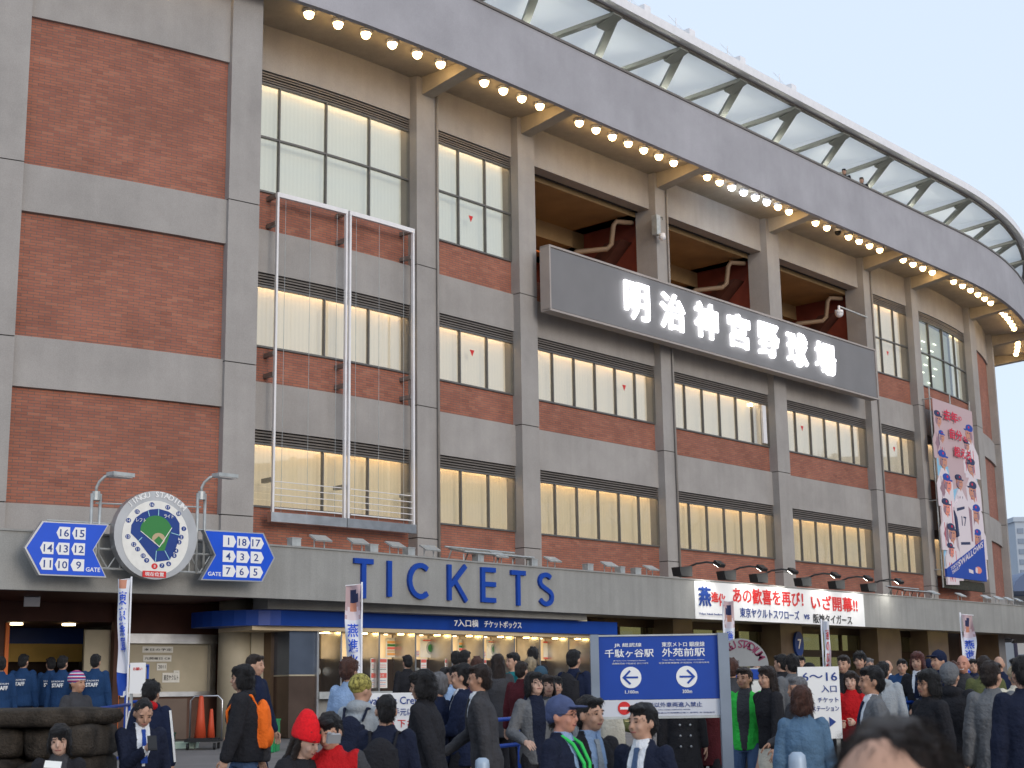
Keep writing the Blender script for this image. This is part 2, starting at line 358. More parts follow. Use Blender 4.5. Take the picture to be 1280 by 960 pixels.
# pillars: (left edge, right edge, inner offset, front offset)
AOFF = 1.40
tA0 = T(22, 350, AOFF+.1); tA1 = T(280.5, 350, AOFF)
pil = [
 (tA0-1.25, tA0, AOFF-.4, AOFF+.12), (tA1, T(322.5, 350, AOFF+.12), -.5, AOFF+.12),
 (T(513, 425, 0), T(549.5, 430, .25), -.55, .25), (T(643, 450, 0), T(673, 470, .25), -.55, .25),
 (T(819.3, 490, 0), T(844, 520, .25), -.55, .25), (T(962, 530, 0), T(986, 550, .25), -.55, .25),
 (T(1084.5, 555, 0), T(1103, 570, .25), -.55, .25), (T(1145.5, 570, 0), T(1160, 560, .25), -.55, .25),
 (T(1204.8, 414, 0), T(1204.8, 414, 0)+.95, -.55, .25), (25.5, 26.7, -.55, .25)]
pil.append((30.3, 31.4, -.55, .25))
pil.insert(0, (pil[0][0]-6.2, pil[0][0]-5.0, AOFF-.4, AOFF+.12))
for i, (a, b, o0, o1) in enumerate(pil):
    mb = MB(); zc = [2.2, LV['b1'], LV['b2'], LV['b3'], LV['top']]
    for p, q in zip(zc, zc[1:]): mb.lb(a, b, o0, o1, p+.012, q-.012, 0)
    mb.lb(a+.03, b-.03, o0+.03, o1-.02, 2.2, LV['top']-.02, 1)
    mb.build('pillar', [M['conc'], M['joint']], bld)
def bays(): return list(zip(pil, pil[1:]))
BAY = {}
for k, (p, q) in zip(['Z', 'A', 'B', 'C', 'D', 'E', 'F', 'G', 'H', 'I', 'J'], bays()): BAY[k] = (p[1], q[0])
def band(k, z0, z1, off=0., name='concrete_band', th=.5, m='conc'):
    a, b = BAY[k]; mb = MB(); mb.lb(a, b, off-th, off, z0, z1); return mb.build(name, M[m], bld)
def bricks(k, z0, z1, off=-.08):
    a, b = BAY[k]; mb = MB(); mb.lb(a, b, off-.25, off, z0, z1); return mb.build('brick_panel', M['brick'], bld)
for k in 'ZAIJ':
    o = AOFF if k in 'ZA' else 0
    ztop = 14.42 if k in 'ZA' else 14.9
    band(k, ztop, LV['top'], o); bricks(k, LV['b3'], ztop, o-.08); band(k, 10.06, LV['b3'], o+.02); bricks(k, LV['b2'], 10.06, o-.08)
    band(k, 6.33, LV['b2']+.05, o+.02); bricks(k, LV['b1'], 6.33, o-.08); band(k, 2.2, LV['b1'], o+.02)
def window(k, z0, z1, n, transom=None, blind='blind2', tri=None, openp=None, widths=None):
    a, b = BAY[k]; fr = MB(); zt = z1-.30
    fr.lb(a, b, -.13, -.03, z0, z0+.045); fr.lb(a, b, -.13, -.03, zt-.045, zt)
    edges = [a+(b-a)*i/n for i in range(n+1)]
    for i, e in enumerate(edges):
        w = .019; lo = max(a, e-w); hi = min(b, e+w); fr.lb(lo, hi, -.115, -.025, z0+.045, zt-.045)
    if transom: fr.lb(a+.03, b-.03, -.112, -.03, transom-.024, transom+.024)
    f = fr.build('window', M['alu'], bld)
    lv = MB(); lv.lb(a, b, -.16, -.135, zt, z1)
    f2 = lv.build('louver_back', M['joint'], f)
    for i in range(4):
        s = MB(); z = zt+.02+i*.07; s.lb(a+.005, b-.005, -.13, -.02-.012*(i % 2), z, z+.038); s.build('louver_slat', M['louver'], f)
    for i in range(n):
        for (p, q) in ([(z0+.055, zt-.06)] if not transom else [(z0+.055, transom-.03), (transom+.03, zt-.06)]):
            g_ = MB(); x0, x1 = edges[i]+.03, edges[i+1]-.03
            g_.lb(x0, x1, -.095, -.083, p, q); g_.build('pane', M['glass'], f)
    if blind: bl = MB(); bl.lb(a-.02, b+.02, -.38, -.36, z0-.02, zt+.22); bl.build('blind', M[blind], f)
    st = MB(); st.lb(a+.05, b-.05, -.245, -.215, zt+.05, zt+.08); st.build('tube_lamp', M['strip'], f)
    if tri is not None:
        c = (edges[tri]+edges[tri+1])/2-.02; zz = z0+(zt-z0)*(.62 if not transom else .32); t_ = MB()
        t_.prism([(c-.09, zz+.09), (c+.09, zz+.09), (c, zz-.09)], plane_fn(0), -.082, -.078, 0); t_.build('rescue_mark', M['red'], f)
    return f
for k, n in (('B', 4), ('C', 3), ('G', 3), ('H', 4)):
    tz = LV['s3']+(LV['t3']-.3-LV['s3'])*.50
    window(k, LV['s3'], LV['t3'], n, tz, 'blind3' if k in 'BC' else 'blind2' if k == 'G' else None, {'C': 1, 'G': 1}.get(k))
    band(k, LV['t3'], LV['top']); bricks(k, LV['b3'], LV['s3'])
for k, n, tr in (('B', 4, None), ('C', 3, 1), ('D', 6, 4), ('E', 6, None), ('F', 6, 1), ('G', 3, 1), ('H', 5, None)):
    band(k, LV['t2'], LV['b3']); window(k, LV['s2'], LV['t2'], n, None, 'blind2', tr); bricks(k, LV['b2'], LV['s2'])
    band(k, LV['t1'], LV['b2']); window(k, LV['s1'], LV['t1'], n, None, 'blind1'); bricks(k, 2.2, LV['s1'])
a, b = BAY['H']; mb = MB(); mb.lb(a-.2, b+.3, -.88, -.84, 11.9, 15.2); mb.build('room_wall', emis('lit_room_wall', (.55, .62, .48), .16, (.3, .32, .27)), bld)  # back wall glows; the room's light is put in as emission
mb = MB(); mb.lb(a+.1, a+(b-a)*.98, -.60, -.56, 11.95, 15.0); blh = MB(); blh.lb(a+(b-a)*.78, b+.1, -.30, -.28, 12.0, 15.0); blh.build('drawn_blind', M['blind3'], bld)
for i in range(9):
    for j in range(2): q = a+.35+i*.42+j*.1; zz = 12.5+(i*.37+j*1.1) % 2.1; mb = MB(); mb.lb(q, q+.34, -.80, -.76, zz, zz+.035); mb.build('room_lamp', M['room_lamp'], bld)
a = T(955.5, 530, .1); q = MB(); q.lb(a, a+.22, -.02, .05, LV['s2']+.1, LV['t2']-.42); q.build('open_sash', M['white'], bld); q = MB(); q.lb(a-.62, a-.5, -.06, -.01, LV['t2']-.52, LV['t2']-.42); q.build('small_wall_lamp', M['lampdown'], bld)
# rain pipes and cable runs on the face
for k in ('C', 'E', 'G'):
    a, b = BAY[k]; q = MB(); q.tube([W(a-.10, .30, 3.1), W(a-.10, .30, LV['top'])], .035, 8); q.build('rain_pipe', M['conc_pipe'], bld, smooth=True)
# the open concourse behind the name sign
for k in 'DEF':
    a, b = BAY[k]
    band(k, LV['t3'], LV['top'], 0, 'lintel_beam', .42); bricks(k, LV['b3'], LV['s3']-.35)
    mb = MB(); mb.lb(a-.9, b+.9, -.50, -.46, LV['t3']-.02, LV['t3']+.3); mb.build('shutter_slot', M['joint'], bld)
    mb = MB(); mb.lb(a-1, b+.6, -2.9, -.56, 15.02, 15.3); mb.lb(a-1, b+.6, -4.9, -2.9, 14.45, 15.3)
    mb.build('concourse_ceiling', M['concourse'], bld)
    mb = MB(); mb.lb(a-1, b+.6, -5.1, -4.9, 11.2, 15.3); mb.build('concourse_wall', M['red_wall'], bld)
    mb = MB(); mb.lb(b+.25, b+.45, -4.9, -.56, 11.2, 15.3)
    mb.build('cross_wall', M['red_wall'], bld)
    mb = MB(); mb.hexa([W(b-.3, -4.6, 11.7), W(b+.24, -4.6, 11.7), W(b+.24, -3.9, 11.7), W(b-.3, -3.9, 11.7), W(b-.3, -1.6, 14.3), W(b+.24, -1.6, 14.3), W(b+.24, -.9, 14.3), W(b-.3, -.9, 14.3)]); mb.build('stair_stringer', M['maroon'], bld)
    mb = MB(); mb.lb(a-1, b+.6, -4.9, -.1, 11.35, 11.7); mb.build('concourse_floor', M['conc_dark'], bld)
    mb = MB(); r = .085
    mb.tube([W(b+.1, -.75, 14.9), W(b-.5, -.95, 14.85), W(b-.6, -1.0, 14.7), W(b-.6, -1.1, 14.1), W(b-.7, -1.2, 13.95), W(b-1.4, -1.9, 13.85), W(b-1.55, -2.0, 13.7), W(b-1.55, -2.0, 12.0)], r, 8)
    mb.build('duct_pipe', M['duct'], bld, smooth=True)
    mb = MB(); mb.tube([W(a, -.28, 12.72), W(b, -.28, 12.72)], .025, 6)
    for i in range(6): mb.tube([W(a+.2+(b-a-.4)*i/5, -.28, 11.7), W(a+.2+(b-a-.4)*i/5, -.28, 12.72)], .018, 5)
    mb.build('handrail', M['orange'], bld)
    for i in range(2):
        t = a+(b-a)*(.25+.5*i); mb = MB(); mb.lb(t-.6, t+.6, -1.9, -1.7, 11.72, 11.80); mb.build('floor_uplight', M['uplight'], bld)
mb = MB(); mb.box(W(BAY['D'][0]+.35, -2.2, 13.2), (.3, .22, .14), radians(48)); mb.build('speaker_box', M['white'], bld)
# soffit and upper fascia
tl, tr_ = -44.0, 31.5
mb = MB(); mb.lb(tl, tr_, -3.0, 1.98, LV['top'], LV['top']+.22); mb.build('eave_soffit', M['conc_eave'], bld)
mb = MB(); mb.lb(tl, tr_, 1.92, 2.07, 16.12, 18.02); mb.build('upper_fascia', M['conc_fascia'], bld)
mb = MB(); mb.lb(tl, tr_, 1.86, 2.11, 18.02, 18.09); mb.build('parapet_cap', M['louver'], bld)
mb = MB(); mb.lb(tl, tr_, -3.0, 1.86, 17.0, 17.15); mb.build('terrace_floor', M['conc_dark'], bld)
for a, b, o0, o1 in pil:
    c = (a+b)/2; m_ = MB(); z = LV['top']
    m_.hexa([W(c-.2, o1-.02, z-.5), W(c+.2, o1-.02, z-.5), W(c+.2, 1.92, z-.24), W(c-.2, 1.92, z-.24), W(c-.2, o1-.02, z), W(c+.2, o1-.02, z), W(c+.2, 1.92, z), W(c-.2, 1.92, z)]) if o1 < 1 else m_.lb(c-.2, c+.2, o1, 1.92, z-.24, z)
    m_.build('eave_bracket', M['conc_eave'], bld)
groups = [(-27.2, -23.0, 6), (-22.24, -20.58, 3), (-18.89, -14.74, 6), (-13.06, -10.76, 4), (-9.01, -4.36, 7), (-2.53, 2.41, 8), (4.18, 8.83, 7), (10.68, 13.11, 4), (14.98, 19.2, 6), (20.9, 24.4, 6), (26.2, 29.9, 6)]
for gi, (a, b, n) in enumerate(groups):
    for i in range(n):
        t = a+(b-a)*i/(n-1); cool = gi == 5 and 2 <= i <= 5; dead = gi == 6 and i == 2
        mb = MB(); c = W(t, 1.38, 16.24)
        mb.sphere(c, .118, 12, 8, 1, (1, 1, .95)); mb.tube([c+Vector((0, 0, .06)), c+Vector((0, 0, .13))], .15, 12, 0)
        mb.tube([c+Vector((0, 0, .03)), c+Vector((0, 0, .12))], .135, 12, 0, cap=False)
        o = mb.build('soffit_lamp', [M['white'], M['black'] if dead else M['lampcool'] if cool else M['lampwarm']], bld, smooth=True)
        if cool: o['label'] = 'cool white soffit lamp'
        if dead: o['label'] = 'unlit soffit lamp'
# roof over the upper stand
mb = MB(); mb.lb(tl, tr_, 2.02, 2.30, 19.93, 20.22); roof = mb.build('roof', M['white'], bld)
mb = MB(); mb.lb(tl, tr_, 1.98, 2.06, 20.22, 20.36); mb.build('roof_gutter', M['white'], roof)
mb = MB(); mb.lb(tl, tr_, 1.90, 2.02, 19.86, 19.95); mb.build('roof_edge_trim', M['louver'], roof)
sp = 3.385; apx = [-4.44+sp*k for k in range(-10, 12)]
for t in apx:
    if t+sp > tr_: continue
    mb = MB(); mb.lb(t+.015, t+sp-.015, -9.0, 1.1, 20.02, 20.04); mb.build('roof_panel', M['membrane'], roof)
    mb = MB(); mb.lb(t+.015, t+sp-.015, 1.12, 1.98, 19.97, 19.99); mb.build('roof_edge_panel', M['membrane'], roof)
    A = W(t, 1.95, 19.86)
    for sgn, nm in ((-1, 'roof_strut'), (1, 'roof_strut')):
        e = W(t+sgn*1.22*1.35, 1.95-1.85*1.35, 19.86-.66*1.35)
        mb = MB(); mb.bar(A, e, .24, .12); mb.build(nm, M['truss'], bld)
    mb = MB(); mb.bar(W(t, 2.0, 19.84), W(t, 1.35, 19.61), .42, .12); mb.build('gusset_plate', M['truss'], bld)
    mb = MB(); c = W(t-1.9, .3, 18.55); mb.box(c, (.5, .3, .1), radians(48), 0); mb.box(c+Vector((0, 0, .06)), (.42, .22, .02), radians(48), 1)
    mb.build('terrace_uplight', [M['black'], emis('terrace_lamp', (1, 1, .86), 30)], bld)
for x, y in ((816, 8), (872, 40), (935, 74), (999, 112)):
    t = T(x, y, 2.1); mb = MB(); mb.lb(t-.16, t+.16, 1.6, 1.9, 20.2, 20.75); mb.tube([W(t-.6, 1.7, 20.3), W(t-.6, 1.7, 21.0)], .015, 5); mb.tube([W(t-1.0, 1.7, 20.95), W(t+.1, 1.7, 20.6)], .008, 4)
    mb.build('roof_vent_post', M['white'], roof)
# main mass behind, floors, back
mb = MB(); mb.lb(tl, tr_, -10, -5.2, ZG, 16.3); mb.build('inner_block', M['conc_dark'], bld)
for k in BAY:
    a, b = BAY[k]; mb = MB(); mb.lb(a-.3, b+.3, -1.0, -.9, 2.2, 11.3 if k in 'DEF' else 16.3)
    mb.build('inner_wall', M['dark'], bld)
# ------------------------------------------------------------------ podium (front band over the entrances)
mb = MB(); mb.lb(tl, tr_, PO(-.18), PO(0), 2.0, 3.05); mb.build('podium_fascia', M['conc_podium'], bld)
mb = MB(); mb.lb(tl, tr_, PO(-.2), PO(.03), 3.05, 3.085); mb.build('podium_coping', M['conc_podium'], bld)
mb = MB(); mb.lb(tl, tr_, .2, PO(-.18), 2.16, 2.3); mb.lb(tl, -26.5, .2, PO(-.18), 2.14, 2.16); mb.build('podium_slab', M['conc_dark'], bld)
mb = MB(); mb.lb(tl, T(290, 770, 2.4), .2, PO(-.2), 2.05, 2.155); mb.build('entrance_soffit', M['maroon'], bld)
ta, tb = T(285, 775, 2.62), T(772, 800, 2.62)
mb = MB(); mb.lb(T(334, 760, 2.8), T(733, 780, 2.8), 2.2, 2.82, 1.86, 2.16); mb.build('booth_lintel', M['conc_podium'], bld)
# ground storey: columns and walls
def gbox(name, t0, t1, o0, o1, z0, z1, m, parent=bld):
    mb = MB(); mb.lb(t0, t1, o0, o1, z0, z1); return mb.build(name, M[m] if isinstance(m, str) else m, parent)
tcol = T(300, 840, 1.2)
mb = MB(); p = W(tcol, .95, ZG); mb.tube([p, p+Vector((0, 0, 2.95))], .36, 20); mb.build('round_column', M['beige'], bld, smooth=True)
gbox('corner_column', T(150, 840, .9), T(158, 840, .9), .3, .5, ZG, 2.1, 'maroon')
# left entrance
tsl, tsr = T(150, 830, .35), T(268, 830, .35)
gbox('entrance_wall', tsl, tsr+.9, .1, .34, ZG, .10, mat('brown_tile', (.11, .055, .04), .35, 0, 3, .15))
gbox('entrance_wall', tsl, tsr+.9, .1, .34, 1.42, 2.1, 'maroon')
gbox('entrance_wall', tsr, tsr+.9, .1, .34, .10, 1.42, 'maroon')
sh = gbox('shutter_window', tsl, tsr, .22, .30, .16, 1.36, 'beige')
mb = MB(); mb.lb(tsl, tsr, .25, .46, 1.22, 1.42); mb.lb(tsl, tsr, .25, .44, .10, .20); mb.lb(tsl, tsl+.14, .25, .42, .2, 1.22); mb.lb(tsr-.14, tsr, .25, .42, .2, 1.22)
mb.build('steel_frame', M['steel'], sh)
notes = [(178, 808, 216, 816, '本日の予定'), (179, 819, 214, 827, '元開催日 CB'), (196, 829, 208, 838, '2011'), (203, 841, 224, 853, '東京ヤクルト'), (217, 838, 224, 843, '球場')]
fn = plane_fn(.31)
for x0, y0, x1, y1, s_ in notes:
    a, zt = pl(x0, y0, .31); b, zb = pl(x1, y1, .31); q = MB(); q.prism([(a, zb), (b, zb), (b, zt), (a, zt)], fn, 0, .008, 0)
    text(q, s_, a+.03, b-.03, zb+.04, zt-.04, fn, .009, .012, 1, off=.01); q.build('notice', [M['paper'], M['black']], sh)
gbox('lower_panel', T(196, 890, .4), T(234, 890, .4), .34, .38, ZG, .05, mat('grey_brown_steel', (.16, .12, .10), .35, .5, 2, .1))
# doorway with the light inside
gbox('doorway_lintel', -30.5, tsl, .1, .34, 1.66, 2.1, 'maroon')
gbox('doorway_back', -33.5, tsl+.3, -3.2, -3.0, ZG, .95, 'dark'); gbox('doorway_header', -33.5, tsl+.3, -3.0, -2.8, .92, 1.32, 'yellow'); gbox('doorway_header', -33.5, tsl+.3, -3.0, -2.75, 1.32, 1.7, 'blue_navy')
gbox('doorway_ceiling', -33.5, tsl+.3, -3.2, .1, 1.67, 1.8, 'maroon')
gbox('door_leaf', T(104, 850, .2), T(144, 850, .2), .12, .2, ZG, 1.50, 'beige')
gbox('door_post', T(145, 850, .4), T(149.5, 850, .4), .2, .4, ZG, 1.62, 'orange'); gbox('door_post', T(4, 850, .4), T(9, 850, .4), .2, .4, ZG, 1.62, 'orange')
gbox('entrance_wall', -44, T(4, 850, .4), .1, .34, ZG, 2.1, 'maroon')
for q in (T(86, 780, -.6), T(20, 780, -.6)):
    mb = MB(); c = W(q, -.6, 1.665); mb.tube([c, c-Vector((0, 0, .04))], .14, 14); mb.build('doorway_lamp', emis('doorway_lamp', (1, .8, .45), 4), bld)
# ticket booth: a thing of its own, tucked under the podium
tb0, tb1 = T(398, 850, 2.3), T(736, 850, 2.3)
M['litbooth'] = emis('lit_booth_blind', (.95, .66, .33), .30, (.62, .5, .33))  # light inside the booth, put into the upper windows as emission
booth = thing('ticket_booth', 'row of ticket windows with warm downlights and posters under the blue canopy', 'ticket booth', W((tb0+tb1)/2, 1.8, ZG))
mb = MB(); n = 14; t0, t1 = ta, tb
def oc(t):    # canopy front, rounding back into the wall at its left end
    k = max(0, min(1, (ta+1.15-t)/1.15)); return 2.62-1.5*(1-sqrt(max(0, 1-k*k)))
ts = [ta+1.15*(1-cos(pi/2*i/8)) for i in range(9)]+[tb]
for a, b in zip(ts, ts[1:]):
    mb.hexa([W(a, .9, 1.53), W(b, .9, 1.53), W(b, oc(b), 1.53), W(a, oc(a), 1.53), W(a, .9, 1.855), W(b, .9, 1.855), W(b, oc(b), 1.855), W(a, oc(a), 1.855)])
can = mb.build('canopy', M['blue'], booth)
mb = MB(); a = T(568, 778, 2.63); b = T(652, 781, 2.63)
text(mb, '7入口横', a, a+(b-a)*.33, 1.605, 1.775, plane_fn(2.62), .001, .012, 0, off=.012); mb.build('canopy_lettering', M['white_print'], can)
mb = MB(); text(mb, 'チケットボックス', a+(b-a)*.42, b, 1.605, 1.77, plane_fn(2.62), .001, .012, 0, off=.012); mb.build('canopy_lettering', M['white_print'], can)
gbox('booth_ceiling', tb0-1.6, tb1, .9, 2.4, 1.44, 1.525, 'boothcream', booth)
gbox('back_wall', tb0, tb1, .9, 1.0, ZG, 1.46, 'boothcream', booth)
gbox('lower_front', tb0, tb1, 1.95, 2.05, ZG, .0, 'conc_podium', booth)
gbox('counter', tb0, tb1, 1.75, 2.35, .0, .15, 'galv', booth)
xs = [398, 423, 470.5, 516, 561.5, 601, 640, 672, 708, 736]
for i, (xa, xb) in enumerate(zip(xs, xs[1:])):
    a, b = T(xa, 840, 2.2), T(xb, 840, 2.2)
    w = MB(); w.lb(a+.02, b-.02, 1.5, 1.56, .15, .88); lw = w.build('ticket_window', mat('smoked_panel', (.05, .036, .03), .15, .2, 2, .2), booth)
    w = MB(); w.lb(a+.05, b-.05, 1.505, 1.53, .88, 1.45); w.build('window_upper', M['litbooth'], lw)
    c = W((a+b)/2+.12, 1.57, .60); nn = (W(a, 2, 0)-W(a, 1, 0)).normalized(); w = MB(); w.tube([c, c+nn*.03], .085, 16); w.tube([c, c+nn*.05], .05, 12, 0); w.build('speak_disc', M['galv'], lw)
    w = MB(); w.lb(b-.02, b+.02, 1.3, 2.3, .15, 1.44); w.build('partition', M['steel'], booth)
    w = MB(); w.tube([W(b-.18, 2.0, 1.435), W(b-.18, 2.0, 1.415)], .075, 12); w.build('downlight', M['lampdown'], booth)
    w = MB(); w.tube([W((a+b)/2+.1, 1.75, 1.438), W((a+b)/2+.1, 1.75, 1.42)], .045, 12); w.build('small_downlight', emis('small_lamp', (1, .8, .5), 3), booth)
def poster(t0, t1, z0, z1, off, kind, parent):
    q = MB(); f = plane_fn(off); R_ = lambda a, b, c, d, m, dd=.006: q.prism([(t0+(t1-t0)*a, z0+(z1-z0)*c), (t0+(t1-t0)*b, z0+(z1-z0)*c), (t0+(t1-t0)*b, z0+(z1-z0)*d), (t0+(t1-t0)*a, z0+(z1-z0)*d)], f, 0, dd, m)
    R_(0, 1, 0, 1, 0, .004)
    if kind == 0:
        for i, m in enumerate((2, 4, 1, 3, 2)): R_(.06, .36, .1+i*.15, .22+i*.15, m)
        R_(.7, .95, .1, .55, 5); R_(.42, .66, .1, .8, 4, .005)
        for i in range(9): R_(.42+i*.06, .45+i*.06, .84, .9, 6)
    elif kind == 1:
        cx, cz = t0+(t1-t0)*.36, z0+(z1-z0)*.5; q.prism([(cx+.12*cos(i*pi/9), cz+.15*sin(i*pi/9)) for i in range(18)], f, 0, .006, 7); q.prism([(cx+.07*cos(i*pi/9), cz+.09*sin(i*pi/9)) for i in range(18)], f, 0, .008, 3); R_(.68, .82, .2, .75, 4); R_(.86, .93, .3, .7, 5)
        R_(.1, .9, .86, .93, 1)
    elif kind == 2:
        R_(0, 1, .9, 1, 1); R_(0, 1, .0, .1, 1); text(q, '前売', t0+(t1-t0)*.25, t0+(t1-t0)*.75, z0+(z1-z0)*.52, z0+(z1-z0)*.8, f, .005, .008, 6, off=.012); text(q, '招待券', t0+(t1-t0)*.2, t0+(t1-t0)*.8, z0+(z1-z0)*.18, z0+(z1-z0)*.42, f, .005, .008, 6, off=.012)
    else:
        R_(.04, .96, .86, .97, 1)
        for i in range(3): R_(.08, .92, .62+i*.07, .64+i*.07, 1 if i else 6)
        R_(.04, .96, .34, .5, 1); text(q, 'お知らせ', t0+(t1-t0)*.2, t0+(t1-t0)*.8, z0+(z1-z0)*.37, z0+(z1-z0)*.47, f, .007, .009, 0)
        for i in range(4): R_(.1, .9, .06+i*.06, .075+i*.06, 5 if i % 2 else 1)
    return q.build('poster', [M['paper'], M['poster_red'], M['poster_orange'], M['green'], M['boothcream'], M['poster_blue'], M['black'], M['galv']], parent)
for x0, x1, k in ((482, 513, 0), (525, 559, 1), (572, 598, 0), (608, 634, 1), (679, 706, 2)):
    poster(T(x0, 812, 1.6), T(x1, 812, 1.6), .92, 1.37, 1.6, k, booth)
for x0, x1 in ((463, 484), (526, 533), (556, 566), (602, 608)):
    poster(T(x0, 840, 2.12), T(x1, 840, 2.12), .22, .88, 2.12, 3, booth)
poster(T(516, 812, 2.1), T(524, 812, 2.1), .92, 1.06, 2.1, 3, booth); poster(T(560, 812, 2.1), T(569, 812, 2.1), .92, 1.06, 2.1, 3, booth); poster(T(600, 812, 2.1), T(607, 812, 2.1), .92, 1.06, 2.1, 3, booth)
gbox('corner_panel', T(362, 850, 2.25), T(397, 850, 2.25), 1.0, 2.22, .52, 1.53, mat('blue_steel_panel', (.13, .16, .22), .22, .7, 2, .15), booth)
gbox('corner_panel', T(362, 850, 2.25), T(397, 850, 2.25), 1.0, 2.22, ZG, .49, mat('brown_steel_panel', (.12, .085, .07), .25, .6, 2, .15), booth)
gbox('corner_trim', T(362, 850, 2.25), T(397, 850, 2.25), 1.0, 2.23, .49, .52, 'beige', booth)
gbox('side_panel', T(338, 850, 1.6), T(362, 850, 1.6), .9, 1.6, ZG, 1.53, mat('taupe_steel', (.17, .12, .085), .25, .6, 2, .15), booth)
gbox('side_wall', tcol+.2, T(340, 850, 1.3), .8, 1.3, ZG, 1.53, 'beige', booth)
gbox('corner_post', T(396, 850, 2.3), T(398.5, 850, 2.3), 2.1, 2.3, ZG, 1.53, 'steel', booth)
# right: glazed entrances between dark columns
gcols = [T(x, 800, .7) for x in (850, 1003, 1112, 1180, 1235)]
brown = mat('brown_stone_column', (.14, .105, .08), .35, 0, 2, .15)
for i, x in enumerate(((842, 866), (976, 1003), (1097, 1126), (1160, 1185), (1248, 1256))):
    a, b = T(x[0], 800, .9), T(x[1], 800, .9); gbox('ground_column', a, b, -.3, .9, ZG, 2.16, brown)
bfr = mat('bronze_frame', (.05, .035, .025), .35, .5, 2, .1)
def glazing(x0, x1, doors):
    a, b = T(x0, 800, .2), T(x1, 800, .2); mb = MB(); mb.lb(a, b, .1, .2, 1.92, 2.16); mb.lb(a, b, .08, .22, 1.15, 1.38)
    m_ = max(2, round((b-a)/1.25)); e = [a+(b-a)*i/m_ for i in range(m_+1)]
    for x in e: mb.lb(x-.035, x+.035, .09, .21, ZG, 1.92)
    f = mb.build('glazed_front', bfr, bld)
    for p, q in zip(e, e[1:]):
        for z0, z1 in ((ZG+.05, 1.15), (1.38, 1.92)):
            w = MB(); w.lb(p+.035, q-.035, .14, .15, z0, z1); w.build('pane', M['glass_dark'], f)
    w = MB(); w.lb(a-.2, b+.4, -1.1, -1.0, ZG, 2.16); w.build('foyer_wall', M['glow'], f)
    return f
M['glow'] = emis('lit_foyer', (.92, .80, .44), .26, (.5, .45, .3))  # foyer brightness painted into its walls as an even glow
glazing(738, 842, 0); glazing(866, 976, 0); glazing(1003, 1097, 0); glazing(1126, 1160, 0)
gbox('entrance_wall', T(1185, 800, .2), T(1205, 800, .2), -1, .0, ZG, 2.16, 'dark'); gbox('entrance_wall', T(1205, 800, .2), T(1232, 800, .2), -.6, -.4, ZG, 2.16, M['glow']); gbox('entrance_wall', T(1205, 800, .2), 31.5, -.5, -.3, ZG, 2.16, 'maroon')
gbox('poster_case', T(1209, 815, .3), T(1225, 815, .3), -.3, -.2, .55, 1.3, 'paper')
for x, y in ((740, 767), (793, 770), (841, 773), (905, 777), (951, 779), (990, 781), (1047, 783), (1079, 785), (1114, 786.5), (1153, 788.5), (1185, 790), (1215, 792), (1239, 793), (1260, 795), (1276, 796)):
    t = T(x, y, 2.2); mb = MB(); c = W(t, 2.35, 2.158); mb.tube([c, c-Vector((0, 0, .03))], .16, 14); mb.build('entrance_downlight', M['lampdown'], bld)
# ================================================================== things on the building
YAW = atan2(US.y, US.x)
# --- the stadium name board
t0, t1, zb, zt = -9.97, 8.80, 10.56, 12.46
nb = thing('name_sign', 'long dark grey board with glowing white characters above the second row of windows', 'sign', W(0, .9, zb))
mb = MB(); mb.lb(t0, t1, .62, .90, zb, zt); mb.build('sign_board', M['sign_side'], nb)
mb = MB(); mb.lb(t0+.06, t1-.06, .90, .925, zb+.07, zt-.07); mb.build('sign_face', M['sign_grey'], nb)
mb = MB()
for a in ((t0, t1, zt-.05, zt+.01), (t0, t1, zb-.01, zb+.05)): mb.lb(a[0], a[1], .60, .95, a[2], a[3])
mb.lb(t0-.01, t0+.05, .60, .952, zb+.05, zt-.05); mb.lb(t1-.05, t1+.01, .60, .952, zb+.05, zt-.05); mb.build('sign_trim', M['sign_side'], nb)
for i in range(9):
    t = t0+.6+i*(t1-t0-1.2)/8; mb = MB(); mb.lb(t-.06, t+.06, .25, .62, 10.8, 10.92); mb.lb(t-.06, t+.06, .25, .62, 12.1, 12.2); mb.build('sign_bracket', M['truss'], nb)
for ch, x, y, w_, h in (('明', 795.5, 377, 30, 47), ('治', 840, 390, 30, 45), ('神', 882, 401, 28, 44), ('宮', 923, 414, 26, 42), ('野', 960, 425.5, 25, 42), ('球', 996, 437, 25, 42), ('場', 1031, 448.5, 24, 39)):
    a = T(x-w_/2, y, .95); b = T(x+w_/2, y, .95); zc = Z(x, y, .95); hh = abs(Z(x, y-h/2, .95)-Z(x, y+h/2, .95))
    mb = MB(); text(mb, ch, a, b, zc-hh/2, zc+hh/2, plane_fn(.925), .0, .10, 0, bevel=.016); mb.build('letter', M['signwhite'], nb)
